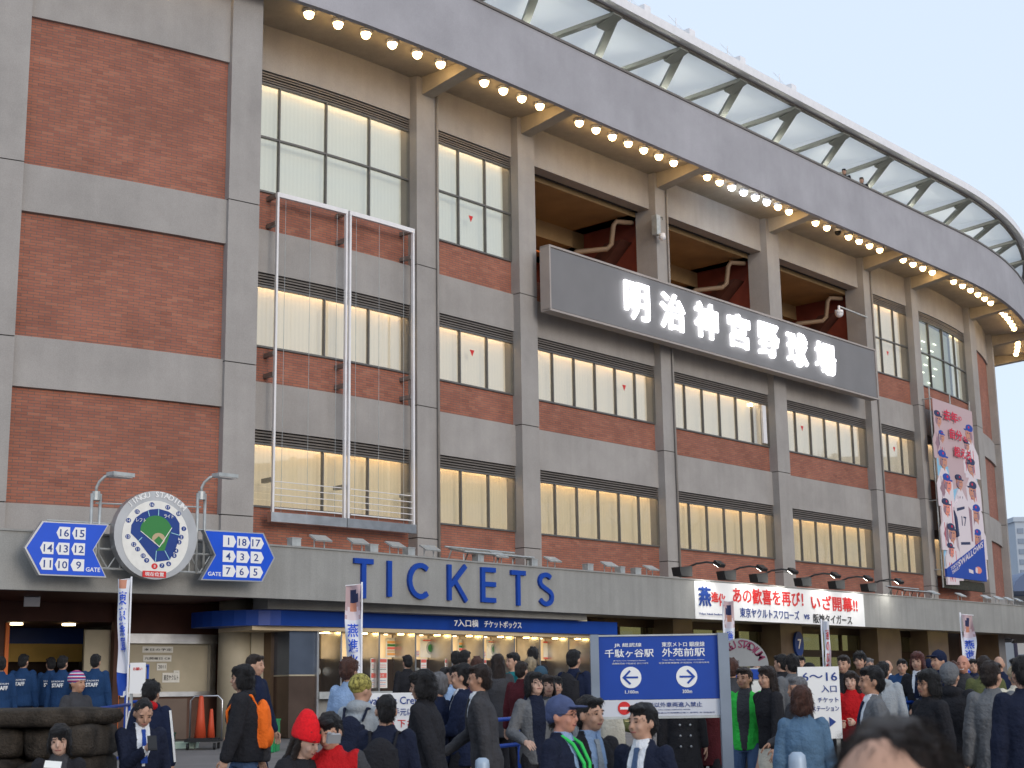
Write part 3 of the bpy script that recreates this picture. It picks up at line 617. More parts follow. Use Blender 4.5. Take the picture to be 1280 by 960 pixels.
# --- TICKETS lettering
tk = thing('ticket_lettering', 'raised blue TICKETS letters on the grey band over the ticket windows', 'lettering', W(-15, 3.2, 2.2))
fn = plane_fn(PO(.0))
def letter(ch, xc, yt, yb, wpx):
    o = PO(.05); a = T(xc-wpx/2, (yt+yb)/2, o); b = T(xc+wpx/2, (yt+yb)/2, o); zt_ = Z(xc, yt, o); zb_ = Z(xc, yb, o); w = b-a; h = zt_-zb_; s = .112; mb = MB()
    X = lambda u: a+w*u; Y = lambda v: zb_+h*v; D = (.004, .07)
    st = lambda pts, cl=False: mb.stroke([(X(u), Y(v)) for u, v in pts], s, fn, D[0], D[1], 0, cl)
    if ch == 'T': st([(0, .93), (1, .93)]); mb.stroke([(X(.5), Y(0)), (X(.5), Y(.93)-s/2)], s, fn, D[0], D[1]+.002)
    if ch == 'I': st([(.5, 0), (.5, 1)])
    if ch == 'C': st([(.52+.46*cos(q)/.94, .5+.44*sin(q)) for q in [radians(50+260*i/16) for i in range(17)]])
    if ch == 'K': st([(.1, 0), (.1, 1)]); mb.stroke([(X(.17), Y(.42)), (X(.95), Y(1))], s, fn, D[0], D[1]-.003); mb.stroke([(X(.36), Y(.57)), (X(.98), Y(0))], s, fn, D[0], D[1]-.006)
    if ch == 'E': st([(.12, 0), (.12, 1)]); [mb.stroke([(X(.12)+s/2, Y(v)), (X(.95), Y(v))], s, fn, D[0], D[1]-.002) for v in (.065, .52, .935)]
    if ch == 'S':
        P = [(.5+.40*cos(q), .74+.20*sin(q)) for q in [radians(35+215*i/9) for i in range(10)]]+[(.5+.42*cos(q), .27+.21*sin(q)) for q in [radians(70-225*i/10) for i in range(11)]]
        st(P)
    mb.build('letter', M['blue'], tk)
for a in (('T', 454.5, 698, 748, 24), ('I', 487, 701, 746, 10), ('C', 525, 704, 748.5, 27), ('K', 571.5, 706.5, 751, 24), ('E', 611, 709.5, 753, 19), ('T', 648, 713, 757, 18), ('S', 682.5, 716, 757.5, 18)): letter(*a)
# --- match banner on the podium
bn = thing('match_banner', 'long white banner with red and blue Japanese lettering lit by spotlights on the grey band', 'banner', W(5, 3.2, 2.0))
o = PO(.0); a0, zt0 = pl(867, 725, o); a1, zt1 = pl(1078.5, 743.5, o); zb0 = Z(869, 771, o); zb1 = Z(1079, 784.5, o)
zt_, zb_ = (zt0+zt1)/2, (zb0+zb1)/2-.01; zb_ = max(zb_, 1.93)
fn = plane_fn(o); mb = MB(); N_ = 40
def bz(t): return .012+.006*sin(t*2.3)+.004*sin(t*7)
for i in range(N_):
    p, q = a0+(a1-a0)*i/N_, a0+(a1-a0)*(i+1)/N_
    mb.hexa([fn(p, zb_, .004), fn(q, zb_, .004), fn(q, zb_, bz(q)+.004), fn(p, zb_, bz(p)+.004), fn(p, zt_, .004), fn(q, zt_, .004), fn(q, zt_, bz(q)+.004), fn(p, zt_, bz(p)+.004)])
mb.build('banner_cloth', M['white_print'], bn)
def bpx(x, y): return pl(x, y, o)
def btext(body, x0, x1, y0, y1, m, bev=0., off_=.012, nm='banner_lettering', shear=0.):
    xm = (x0+x1)/2; A, B = T(x0, (y0+y1)/2, o), T(x1, (y0+y1)/2, o)
    # height limits taken half way along
    q = MB(); text(q, body, A, B, Z(xm, y1, o), Z(xm, y0, o), fn, .026, .032, 0, bevel=bev, off=off_, shear=shear); q.build(nm, M[m], bn)
btext('あの歓喜を再び！', 915, 1003, 737, 756.5, 'red', .012); btext('いざ開幕!!', 1013, 1071, 745, 764, 'red', .012)
btext('東京ヤクルトスワローズ', 924, 998, 761.5, 773.5, 'blue_navy'); btext('vs', 1004, 1011, 768, 774, 'blue_navy'); btext('阪神タイガース', 1016, 1064, 768.5, 780, 'black')
btext('燕', 872, 888, 733, 758, 'blue_navy', .02); btext('進', 888, 897, 740, 753, 'red', .015); btext('化', 897, 906, 742, 758, 'red', .015); btext('Tokyo Yakult Swallows', 873, 903, 766.5, 769.5, 'blue_navy', 0., .01)
# --- ticket-side signs at the left
OS = PO(.62); fs = Flat(T(194.5, 669, OS), OS)
def spx(pts): return [fs.px(x, y) for x, y in pts]
def inset(poly, k):
    cx = sum(p[0] for p in poly)/len(poly); cy = sum(p[1] for p in poly)/len(poly)
    return [(cx+(p[0]-cx)*k, cy+(p[1]-cy)*k) for p in poly]
M['ltblue'] = mat('bright_blue_sign', (.010, .085, .62), .35, 0, 3, .05)
def arrow_sign(poly, cells, gate, cw, chh, d, label):
    fs = Flat(T(sum(p[0] for p in poly)/6, 690, OS), OS); PX = fs.px; P = [PX(x, y) for x, y in poly]; th = thing('gate_arrow_sign', label, 'sign', W(sum(p[0] for p in P)/6, OS, min(p[1] for p in P)), 0, 'blue gate number signs beside the round map')
    mb = MB(); mb.prism(P, fs, -.12, 0); mb.build('sign_frame', M['silver'], th)
    mb = MB(); mb.prism(inset(P, .955), fs, .001, .008); f = mb.build('sign_face', M['ltblue'], th)
    for s_, x, y in cells:
        cx, cz = PX(x, y); w_ = PX(x+cw/2, y)[0]-cx; h_ = PX(x, y-chh/2)[1]-cz
        q = [(-w_*.72, -h_), (w_, -h_), (w_, h_), (-w_*.72, h_), (-w_*1.18, 0)] if d < 0 else [(w_*.72, -h_), (w_*1.18, 0), (w_*.72, h_), (-w_, h_), (-w_, -h_)]
        mb = MB(); mb.prism([(cx+a, cz+b) for a, b in q], fs, .009, .014, 0); wd_ = min(w_*.72, h_*.62*textdata(s_, 0, .008)[2]); sx = cx-d*w_*.10
        text(mb, s_, sx-wd_, sx+wd_, cz-h_*.62, cz+h_*.62, fs, .0145, .018, 1, off=.008)
        mb.build('gate_number', [M['white_print'], M['blue_navy']], f)
    x0, y0, x1, y1 = gate; mb = MB(); text(mb, 'GATE', PX(x0, y0)[0], PX(x1, y0)[0], PX(x0, y1)[1], PX(x0, y0)[1], fs, .009, .013, 0, off=.015); mb.build('sign_lettering', M['white_print'], f)
    return th
arrow_sign([(53, 651.2), (136.2, 655.5), (117, 687.5), (133, 722), (48.8, 718.8), (30.5, 684.5)],
    [('16', 79.5, 666.2), ('15', 99, 667), ('14', 59, 685), ('13', 78.5, 686), ('12', 98, 686.5), ('11', 58, 704.7), ('10', 77.3, 706), ('9', 97, 706.5)], (107, 709, 125, 714.5), 15.5, 15, -1, 'blue arrow sign pointing left with gate numbers 9 to 16 above the doorway')
arrow_sign([(254.7, 662.1), (329.6, 666.3), (343.8, 697.5), (328, 727.5), (250.9, 725), (268.7, 694)],
    [('1', 286, 676.7), ('18', 303.5, 678), ('17', 320.5, 679), ('4', 285.5, 695.4), ('3', 303, 696.3), ('2', 320.5, 697), ('7', 285.5, 713.8), ('6', 302.3, 714.7), ('5', 319.5, 715.3)], (259.5, 714.5, 276, 719.5), 15, 14.5, 1, 'blue arrow sign pointing right with gate numbers 1 to 7 beside the round map')
ms = thing('stadium_map_sign', 'round silver-rimmed map of the baseball ground reading JINGU STADIUM', 'sign', W(T(194.5, 669, OS), OS, 2.4))
cx, cz = fs.px(194.5, 669); K = 208/4/ (1880/ (W(cx, OS, 0).y)) # metres radius
r_ = (fs.px(246.5, 669)[0]-fs.px(142.5, 669)[0])/2; rz = (fs.px(194.5, 614)[1]-fs.px(194.5, 724.5)[1])/2
def E(px, py): return (cx+(px-778)/208*r_, cz-(py-277)/220*rz)          # crop pixels -> sign plane
circ = lambda x, y, a, b, n=48: [(E(x, y)[0]+a*cos(2*pi*i/n), E(x, y)[1]+b*sin(2*pi*i/n)) for i in range(n)]
mb = MB(); mb.prism(circ(778, 277, r_, rz), fs, -.16, .03); mb.build('sign_rim', M['silver'], ms)
mb = MB(); mb.prism(circ(775, 290, r_*.80, rz*.84), fs, .031, .036); face = mb.build('sign_face', M['paper'], ms)
mb = MB(); B_ = [(742, 152), (785, 145), (835, 156), (870, 178), (892, 212), (894, 262), (880, 330), (848, 398), (775, 411), (735, 368), (688, 310), (650, 275), (652, 235), (672, 198), (705, 170)]
mb.prism([E(*p) for p in B_], fs, .037, .041, 0)
G_ = [(793, 337), (745, 298), (697, 262)]+[(775+80*cos(radians(a)), 262+82*sin(radians(a))) for a in range(190, 345, 12)]+[(853, 236), (835, 300), (820, 352), (778, 356)]
mb.prism([E(*p) for p in G_], fs, .042, .045, 1)
mb.prism([E(788+33*cos(radians(a)), 296+30*sin(radians(a))) for a in range(0, 360, 20)], fs, .046, .048, 2); mb.prism([E(790, 332), E(765, 305), E(788, 282), E(812, 305)], fs, .049, .051, 1)
mb.stroke([E(697, 262), E(793, 335), E(853, 236)], .012, fs, .052, .054, 3)
for p, q in (((730, 158), (738, 186)), ((783, 146), (783, 180)), ((850, 262), (893, 272)), ((705, 293), (688, 312)), ((778, 356), (775, 411)), ((820, 352), (846, 398))): mb.stroke([E(*p), E(*q)], .012, fs, .052, .054, 4)
mb.build('field_print', [M['blue_navy'], M['green'], M['clay'], M['white_print'], M['lightblue']], face)
for s_, x, y in (('レフト', 697, 208), ('ライト', 835, 180)): mb = MB(); p = E(x, y); text(mb, s_, p[0]-.085, p[0]+.085, p[1]-.035, p[1]+.035, fs, .053, .056, 0, off=.01); mb.build('stand_name', M['white_print'], face)
for s_, x, y in (('16', 750, 127), ('17', 830, 135), ('18', 886, 163), ('15', 678, 167), ('14', 637, 213), ('1', 915, 237), ('2', 903, 280), ('3', 893, 306), ('4', 878, 350), ('5', 870, 375), ('6', 843, 417), ('7', 810, 427), ('13', 637, 293), ('12', 667, 330), ('11', 687, 352), ('10', 715, 383), ('9', 733, 405), ('8', 773, 432)):
    mb = MB(); p = E(x, y); red = s_ == '8'; rr = .055 if red else .044; mb.prism([(p[0]+rr*cos(i*pi/8), p[1]+rr*sin(i*pi/8)) for i in range(16)], fs, .037, .041, 2 if red else 0)
    hw_ = .026*min(1.1, textdata(s_, 0, 0)[2]); text(mb, s_, p[0]-hw_, p[0]+hw_, p[1]-.026, p[1]+.026, fs, .042, .045, 1)
    mb.build('gate_mark', [M['blue_navy'], M['white_print'], M['red']], face)
mb = MB(); p, q = E(715, 487), E(832, 456); mb.prism([p, (q[0], p[1]), q, (p[0], q[1])], fs, .037, .042, 0); text(mb, '現在位置', p[0]+.04, q[0]-.04, p[1]+.02, q[1]-.02, fs, .043, .046, 1, off=.01); mb.build('location_label', [M['red'], M['white_print']], face)
for i, ch in enumerate('JINGU STADIUM'):       # letters round the rim
    if ch == ' ': continue
    a = radians(90+45-i*7.35); R1 = r_*.90; v, f, asp = textdata(ch, 0, .02); mb = MB(); hh = .105; ww = hh*min(asp, 1.2)*.98
    up = Vector((cos(a), sin(a))); rt = Vector((sin(a), -cos(a))); c0 = Vector((cx, cz))
    def fr_(x, y, d, up=up, rt=rt): p = c0+Vector((up.x*r_*.925, up.y*rz*.925))+rt*x+up*y; return fs(p.x, p.y, .031+d)
    P_ = [fr_((x-.5)*ww, (y-.5)*hh, z*.01) for x, y, z in v]
    for qf in f: mb.face([P_[k] for k in qf])
    mb.build('letter', M['white_print'], ms)
sf = thing('sign_support_frame', 'pale green steel lattice holding the round map and gate signs on the band', 'sign frame', W(cx, OS, 2.2))
tL, tR = T(60, 690, OS), T(322, 690, OS); mb = MB()
zs_ = [Z(195, 657, OS), Z(195, 688, OS), Z(195, 712, OS)]
def SO(t): return OS(t)-.22
for z in zs_: mb.tube([W(tL+(tR-tL)*i/8, SO, z) for i in range(9)], .022, 6)
mb.build('frame_rail', M['galv'], sf)
mb = MB(); n = 18
for i in range(n): a, b = tL+(tR-tL)*i/n, tL+(tR-tL)*(i+1)/n; mb.tube([W(a, SO, zs_[1+(i % 2)]), W(b, SO, zs_[2-(i % 2)])], .014, 5)
for i in range(0, n+1, 2): a = tL+(tR-tL)*i/n; mb.tube([W(a, SO, zs_[0]), W(a, SO, zs_[2])], .014, 5); mb.tube([W(a, SO, zs_[1]), W(a, PO(0)(a), zs_[1])], .014, 5)
mb.build('frame_lattice', M['galv'], sf)
for x, lab in ((119, 'grey lamp on a curved arm between the left arrow sign and the round map'), (251, 'grey lamp on a curved arm between the round map and the right arrow sign')):
    t = T(x, 650, SO); th = thing('sign_lamp', lab, 'lamp', W(t, SO, zs_[1]), 0, 'lamps on curved arms over the gate signs'); z1 = Z(x, 617, SO); d = (W(t, 5, 0)-W(t, 4, 0))
    for s_ in (-.07, .07):
        mb = MB(); mb.tube([W(t+s_, SO, zs_[2]), W(t+s_, SO, z1)], .03, 8); mb.build('post', M['galv'], th, smooth=True)
    mb = MB(); mb.tube([W(t+.0, SO, z1-.12), W(t+.0, SO, z1+.04)], .075, 10); mb.build('junction_box', M['galv'], th)
    zz = z1; mb = MB(); c0 = W(t, SO, zz); u3 = Vector((US.x, US.y, 0)); pts = [c0, c0+Vector((0, 0, .12)), c0+Vector((0, 0, .22))+u3*.04+d*.05, c0+Vector((0, 0, .31))+u3*.12+d*.14, c0+Vector((0, 0, .35))+u3*.24+d*.2]
    mb.tube(pts, .028, 8); mb.build('arm', M['galv'], th, smooth=True)
    mb = MB(); c = pts[-1]+u3*.16+d*.1; mb.box(c, (.46, .24, .07), YAW, 0); mb.box(c-Vector((0, 0, .04)), (.40, .19, .02), YAW, 1); mb.build('lamp_head', [M['galv'], M['white']], th)
mb = MB(); mb.tube([W(T(119, 630, SO), SO, Z(119, 629, SO)), W(T(251, 634, SO), SO, Z(251, 634, SO))], .018, 6); mb.build('tie_rail', M['galv'], sf)
# --- lamps and boxes along the top of the podium
def panel_lamp(x, y, lab=None, src=[None]):
    o = PO(-.06); t = T(x, y, o)
    if src[0] is None:
        th = thing('panel_floodlight', '', 'floodlight', (0, 0, 0), 0, 'small panel floodlights along the top of the band')
        for s_ in (-.13, .13):
            mb = MB(); mb.tube([(s_, 0, 0), (s_, 0, .17)], .014, 5); mb.build('leg', M['galv'], th)
        R = Matrix.Rotation(radians(28), 3, 'X'); mb = MB(); mb.box((0, -.05, .20), (.42, .28, .035), 0, 0, R); mb.build('lamp_panel', M['galv'], th)
        mb = MB(); mb.box((0, -.058, .18), (.36, .22, .012), 0, 0, R); mb.build('lamp_glass', M['white'], th)
        src[0] = th; c = th
    else: c = copytree(src[0])
    c.location = W(t, o, 3.085); c.rotation_euler = (0, 0, YAW+(-.04 if t < TL else 0)-max(0, t-TR)/RR+random.uniform(-.12, .12)); c['label'] = lab; return c
PLm = [(399, 684, 'leftmost small panel floodlight on the band, between the gate signs and the letter T'), (446, 688, 'small panel floodlight on the band over the first letter T of TICKETS'), (492.5, 690, 'small panel floodlight on the band over the letter I of TICKETS'), (536, 694, 'small panel floodlight on the band over the letter C of TICKETS'), (622, 700, 'small panel floodlight on the band between the letters E and second T'), (689, 708, 'small panel floodlight on the band over the letter S of TICKETS'), (760, 714, 'first small panel floodlight on the band to the right of TICKETS'), (812, 718, 'second small panel floodlight on the band to the right of TICKETS'),
 (1166, 750, 'panel floodlight on the band just right of the maroon rack'), (1200, 752, 'panel floodlight on the band under the tall players banner'), (1232, 756, 'panel floodlight on the band just right of the tall players banner'), (1247, 757.5, 'second panel floodlight on the band right of the tall players banner'), (1260, 759, 'third panel floodlight on the band right of the tall players banner'), (1272, 760, 'rightmost panel floodlight on the band at the edge of the picture')]
for x, y, l in PLm: panel_lamp(x, y, l)
bx0 = None
for x, y, l in ((367.5, 686, 'grey junction box on the band right of the arrow sign'), (464.5, 692, 'grey junction box on the band between the letters T and I'), (511, 695, 'grey junction box on the band between the letters I and C'), (597.5, 703, 'grey junction box on the band between the letters K and E'), (665, 707, 'grey junction box on the band between the second T and S'), (735, 714, 'grey junction box on the band nearest the letter S on its right'), (775, 717, 'middle grey junction box on the band between TICKETS and the banner'), (795, 718.5, 'grey junction box on the band nearest the banner')):
    mb = MB(); o = PO(-.08); t = T(x, y, o); c = W(t, o, 3.085)
    if bx0 is None:
        mb.box((0, 0, .08), (.22, .18, .16)); mb.box((0, 0, .165), (.24, .20, .02)); bx0 = mb.build('junction_box', M['galv']); q = bx0
    else: q = bx0.copy(); COL.objects.link(q)
    q.location = c; q.rotation_euler = (0, 0, YAW+random.uniform(-.1, .1)); tag(q, l, 'junction box', 'junction boxes along the top of the band')
# tilted rack between K and E, and its twin at the right
for x0, x1, y, lab, m in ((572, 652, 699, 'grey tilted lamp rack standing on the band over the letters K and E', 'galv'), (1121, 1158, 745, 'dark maroon lamp rack on the band left of the tall players banner', 'maroon')):
    o = PO(-.3); a, b = T(x0, y, o), T(x1, y, o); th = thing('lamp_rack', lab, 'rack', W((a+b)/2, o, 3.085))
    f = lambda t, d, z: W(t, PO(-.3+d)(t), 3.085+z)
    for i in range(5):
        t = a+(b-a)*i/4; mb = MB(); mb.tube([f(t, -.35, 0), f(t, -.2, .28)], .018, 5); mb.tube([f(t, .2, 0), f(t, .2, .16)], .018, 5); mb.build('leg', M['galv'], th)
    mb = MB(); mb.hexa([f(a, -.3, .30), f(b, -.3, .30), f(b, .3, .16), f(a, .3, .16), f(a, -.3, .34), f(b, -.3, .34), f(b, .3, .20), f(a, .3, .20)]); mb.build('rack_panel', M['steel_dull' if m == 'galv' else 'maroon'], th)
    mb = MB(); mb.tube([f(a-.1, .32, .2), f(b+.1, .32, .2)], .022, 6); mb.tube([f(a-.1, -.32, .36), f(b+.1, -.32, .36)], .022, 6); mb.build('rack_rail', M['galv'], th)
# big black banner spotlights
for i, (x, y) in enumerate(((857, 721), (912, 726), (952, 730), (1007, 735), (1049, 739), (1089, 743))):
    o = PO(-.15); t = T(x, y, o); lab = ('black spotlight on the band left of the banner edge', 'second black banner spotlight from the left, over the first red character', 'third black banner spotlight from the left', 'fourth black banner spotlight from the left, at the middle of the banner', 'fifth black banner spotlight from the left', 'rightmost black spotlight at the right end of the banner')[i]
    th = thing('banner_spotlight', lab, 'spotlight', W(t, o, 3.085), 0, 'black spotlights leaning out over the banner')
    f = lambda dt, d, z: W(t+dt, PO(-.15+d)(t), 3.085+z)
    mb = MB(); mb.hexa([f(-.42, -.12, .06), f(.1, -.12, .06), f(.1, .16, .06), f(-.42, .16, .06), f(-.46, -.14, .30), f(.14, -.14, .36), f(.14, .14, .36), f(-.46, .14, .30)]); mb.build('ballast_box', M['black'], th)
    mb = MB(); mb.tube([f(.05, 0, .30), f(.25, .2, .42), f(.45, .42, .46), f(.62, .6, .42)], .03, 6); mb.build('arm', M['black'], th, smooth=True)
    mb = MB(); c = f(.66, .68, .40); R = Matrix.Rotation(YAW, 3, 'Z')@Matrix.Rotation(radians(35), 3, 'X'); mb.box(c, (.30, .22, .10), 0, 0, R); mb.box(c+R@Vector((0, 0, -.056)), (.24, .17, .012), 0, 1, R)
    mb.build('lamp_head', [M['black'], emis('banner_lamp', (1, .96, .86), 14)], th)
    ld = bpy.data.lights.new('banner_light', 'SPOT'); ld.energy = 26; ld.spot_size = radians(125); ld.spot_blend = .8; ld.shadow_soft_size = .12; ld.color = (1, .97, .88)
    lo_ = bpy.data.objects.new('banner_light', ld); COL.objects.link(lo_); lo_.location = c+R@Vector((0, 0, -.08)); tgt = W(t+.5, PO(0)(t), 2.45); lo_.rotation_euler = (lo_.location-tgt).to_track_quat('Z', 'Y').to_euler(); attach(lo_, th)
# --- empty banner frame on the second bay
o = .36; tl_, zt_ = pl(345.8, 241.5, o); tr2 = T(516.8, 286, o); zt2 = Z(516.8, 286, o); zt_ = (zt_+zt2)/2; zb_ = (Z(338.5, 641, o)+Z(513, 655, o))/2; tm = T(435, 262, o)
fr = thing('empty_banner_rack', 'empty white steel banner frame with rails standing off the second bay', 'frame', W((tl_+tr2)/2, o, zb_))
B = lambda nm, a, b, o0, o1, z0, z1, m='white': gbox(nm, a, b, o0, o1, z0, z1, m, fr)
B('top_beam', tl_, tm-.03, o-.05, o+.05, zt_-.11, zt_); B('top_beam', tm+.03, tr2, o-.05, o+.05, zt_-.11, zt_)
for t in (tl_+.03, tm-.06, tm+.06, tr2-.03): B('post', t-.026, t+.026, o-.03, o+.045, zb_, zt_-.11)
B('tray', tl_-.03, tm-.01, o-.10, o+.06, zb_-.22, zb_+.0, 'steel'); B('tray', tm+.01, tr2+.03, o-.10, o+.06, zb_-.22, zb_+.0, 'steel')
for i in range(5):
    for a, b in ((tl_+.08, tm-.13), (tm+.13, tr2-.08)):
        mb = MB(); z = zb_+.10+i*.155; mb.tube([W(a, o+.02, z), W(b, o+.02, z)], .011 if i else .018, 6); mb.build('rail', M['white'], fr)
for a, b in ((tl_, tm), (tm, tr2)):
    for k in (.14, .48, .86): mb = MB(); t = a+(b-a)*k; mb.tube([W(t, o-.05, zb_), W(t, o-.05, zt_-.11)], .006, 4); mb.build('wire', M['galv'], fr)
for t in (tl_+.04, tm, tr2-.04):
    for z in (11.9, 11.2, 8.0, 7.5, 5.0): mb = MB(); mb.lb(t-.05, t+.05, -.08, o-.03, z-.05, z+.05); mb.build('standoff', M['steel_dull'], fr)
# --- the tall players banner
OB = .62; fb = Flat(T(1199, 610, OB), OB); Qp = [fb.px(*p) for p in ((1167, 498), (1216, 515), (1180, 721), (1230, 727))]; tq0 = (Qp[0][0]+Qp[2][0])/2; tq1 = (Qp[1][0]+Qp[3][0])/2; zq1 = (Qp[0][1]+Qp[1][1])/2; zq0 = (Qp[2][1]+Qp[3][1])/2
pb_ = thing('players_banner', 'tall printed banner of baseball players with red characters and a blue SWALLOWS corner', 'banner', W(tq0, OB, zq0))
pr = {n: mat(n, c, .6) for n, c in (('print_pink', (.52, .38, .40)), ('print_skin', (.55, .25, .17)), ('print_navy', (.025, .035, .10)), ('print_cyan', (.25, .50, .68)), ('print_red', (.58, .015, .05)), ('print_blue', (.012, .06, .36)), ('print_white', (.70, .62, .66)), ('print_shade', (.30, .18, .22)), ('print_coral', (.75, .25, .18)))}
PM = list(pr.values()); w_, h_ = tq1-tq0, zq1-zq0
def Q(u, v): return (tq0+w_*u, zq1-h_*v)                 # u across, v down
mb = MB(); mb.prism([Q(0, 1), Q(1, 1), Q(1, 0), Q(0, 0)], fb, -.02, 0); cl_ = mb.build('banner_cloth', pr['print_pink'], pb_)
mb = MB(); dl = [.0005]
def ell(u, v, a, b, m, rot=0., n=14):
    dl[0] += .0004; mb.prism([Q(u+a*cos(q)*cos(rot)-b*sin(q)*sin(rot)*.42, v+(a*cos(q)*sin(rot)*1+b*sin(q)*cos(rot))*1) for q in [2*pi*i/n for i in range(n)]], fb, 0, dl[0], m)
def pol(pts, m): dl[0] += .0004; mb.prism([Q(*p) for p in pts], fb, 0, dl[0], m)
rs = random.Random(3)
def player(u, v, k, turn=1):
    k *= .82; j = lambda: rs.uniform(-.012, .012); sk_ = rs.choice((1, 1, 8, 1)); cp = rs.choice((2, 2, 2, 5)); sh_ = rs.choice((6, 0, 6))
    pol([(u-.21*k, v+.17*k+j()*.3), (u-.06*k, v+.068*k), (u+.07*k, v+.068*k), (u+.22*k, v+.15*k+j()*.3), (u+.23*k, v+.30*k), (u-.2*k, v+.31*k)], sh_); pol([(u-.14*k, v+.2*k), (u-.02*k, v+.12*k), (u+.0*k, v+.28*k)], 7)
    for i in range(3): x = u-.1*k+i*.08*k; pol([(x, v+.12*k), (x+.012, v+.12*k), (x+.016, v+.28*k), (x+.003, v+.28*k)], rs.choice((2, 4, 7)))
    pol([(u-.045*k, v+.05*k), (u+.05*k, v+.05*k), (u+.03*k, v+.085*k)], sk_)
    ell(u+.012*turn, v+.018*k, .095*k, .046*k, sk_); ell(u-.045*turn*k, v+.028*k, .035*k, .026*k, 7); ell(u+.05*k*turn, v+.012*k, .018*k, .004*k, 2); ell(u-.01*k*turn, v+.012*k, .018*k, .004*k, 2); ell(u+.03*k*turn, v+.045*k, .030*k, .004*k, 7)
    ell(u-.01*turn, v-.024*k, .100*k, .024*k, cp); pol([(u-.02*k*turn, v-.020*k), (u+.15*k*turn, v-.012*k), (u+.13*k*turn, v-.003*k), (u-.02*k*turn, v-.005*k)], cp); ell(u+.01*turn, v-.028*k, .022*k, .008*k, 4)
pol([(0, .30), (.24, .27), (.28, .42), (0, .44)], 3); pol([(.72, .27), (1, .22), (1, .42), (.8, .44)], 3); pol([(.2, .52), (.5, .48), (.42, .62), (.22, .62)], 3); pol([(0, .76), (.22, .74), (.2, .86), (0, .95)], 3)
for u, v, k, s_ in ((.1, .10, .95, 1), (.16, .20, .7, 1), (.88, .13, 1.1, -1), (.78, .21, .7, 1), (.14, .33, 1.1, 1), (.86, .33, 1.05, -1), (.2, .46, 1.1, 1), (.84, .47, 1.15, -1), (.5, .44, .9, 1), (.12, .60, 1.0, 1), (.88, .60, 1.1, -1), (.86, .74, 1.0, -1), (.2, .74, 1.1, 1), (.14, .84, .8, 1)): player(u, v, k, s_)
pol([(.30, .60), (.44, .545), (.62, .54), (.78, .60), (.76, .80), (.66, .88), (.36, .88), (.34, .78)], 6); pol([(.66, .58), (.74, .60), (.72, .78), (.68, .78)], 7); pol([(.30, .62), (.36, .66), (.38, .76), (.33, .77)], 2); pol([(.36, .605), (.56, .585), (.56, .60), (.36, .622)], 2); pol([(.4, .795), (.64, .785), (.64, .80), (.4, .81)], 2)
pol([(0, 1), (0, .955), (1, .755), (1, 1)], 5)
dz = dl[0]+.002
for s_, u0, u1, v0, v1 in (('去年', .20, .56, .045, .108), ('の', .57, .66, .06, .085), ('自分', .32, .64, .145, .208), ('を', .66, .76, .17, .20), ('超え', .40, .70, .245, .308), ('ろ', .71, .84, .255, .305)):
    text(mb, s_, tq0+w_*u0, tq0+w_*u1, zq1-h_*v1, zq1-h_*v0, fb, dz, dz+.004, 4, bevel=.03)
text(mb, '17', tq0+w_*.46, tq0+w_*.58, zq1-h_*.70, zq1-h_*.645, fb, dz, dz+.004, 2, off=.01)
def diag(a, b, d): return fb(a, b+(a-tq0)*h_/w_*.205, d)
text(mb, 'SWALLOWS', tq0+w_*.30, tq0+w_*.97, zq1-h_*1.0, zq1-h_*.965, diag, dz, dz+.004, 6, bevel=.02)
text(mb, 'TOKYO', tq0+w_*.10, tq0+w_*.30, zq1-h_*.985, zq1-h_*.966, diag, dz, dz+.004, 6, off=.01); text(mb, 'YAKULT', tq0+w_*.12, tq0+w_*.32, zq1-h_*1.01, zq1-h_*.99, diag, dz, dz+.004, 6, off=.01)
pol([(.55, .94), (.66, .945), (.66, .965), (.55, .96)], 6); ell(.80, .94, .085, .02, 8); pol([(.73, .925), (.78, .93), (.77, .96), (.72, .955)], 6)
mb.build('banner_print', PM, cl_, weld=False)
for t in (tq0-.03, tq1+.03, tq0+w_*.5):
    q = MB(); q.tube([fb(t, zq0-.4, -.1), fb(t, zq1+.45, -.1)], .028, 6); q.build('pole', M['galv'], pb_)
for z in (zq1+.02, zq0-.02, (zq0+zq1)/2): q = MB(); q.tube([fb(tq0-.05, z, -.09), fb(tq1+.05, z, -.09)], .028, 6); q.build('cross_pole', M['galv'], pb_)
for t in (tq0, tq1):
    for z in (zq1, zq0+3, zq0+.3): q = MB(); q.tube([fb(t, z, -.1), fb(t, z, -.42)], .025, 5); q.build('standoff', M['galv'], pb_)
q = MB(); q.prism([(tq0-.02, zq0-.42), (tq1+.05, zq0-.42), (tq1+.05, zq0-.06), (tq0-.02, zq0-.06)], fb, -.16, -.05); q.build('folded_net', mat('dark_net', (.05, .05, .04), .9, 0, 22, .6, .5), pb_)
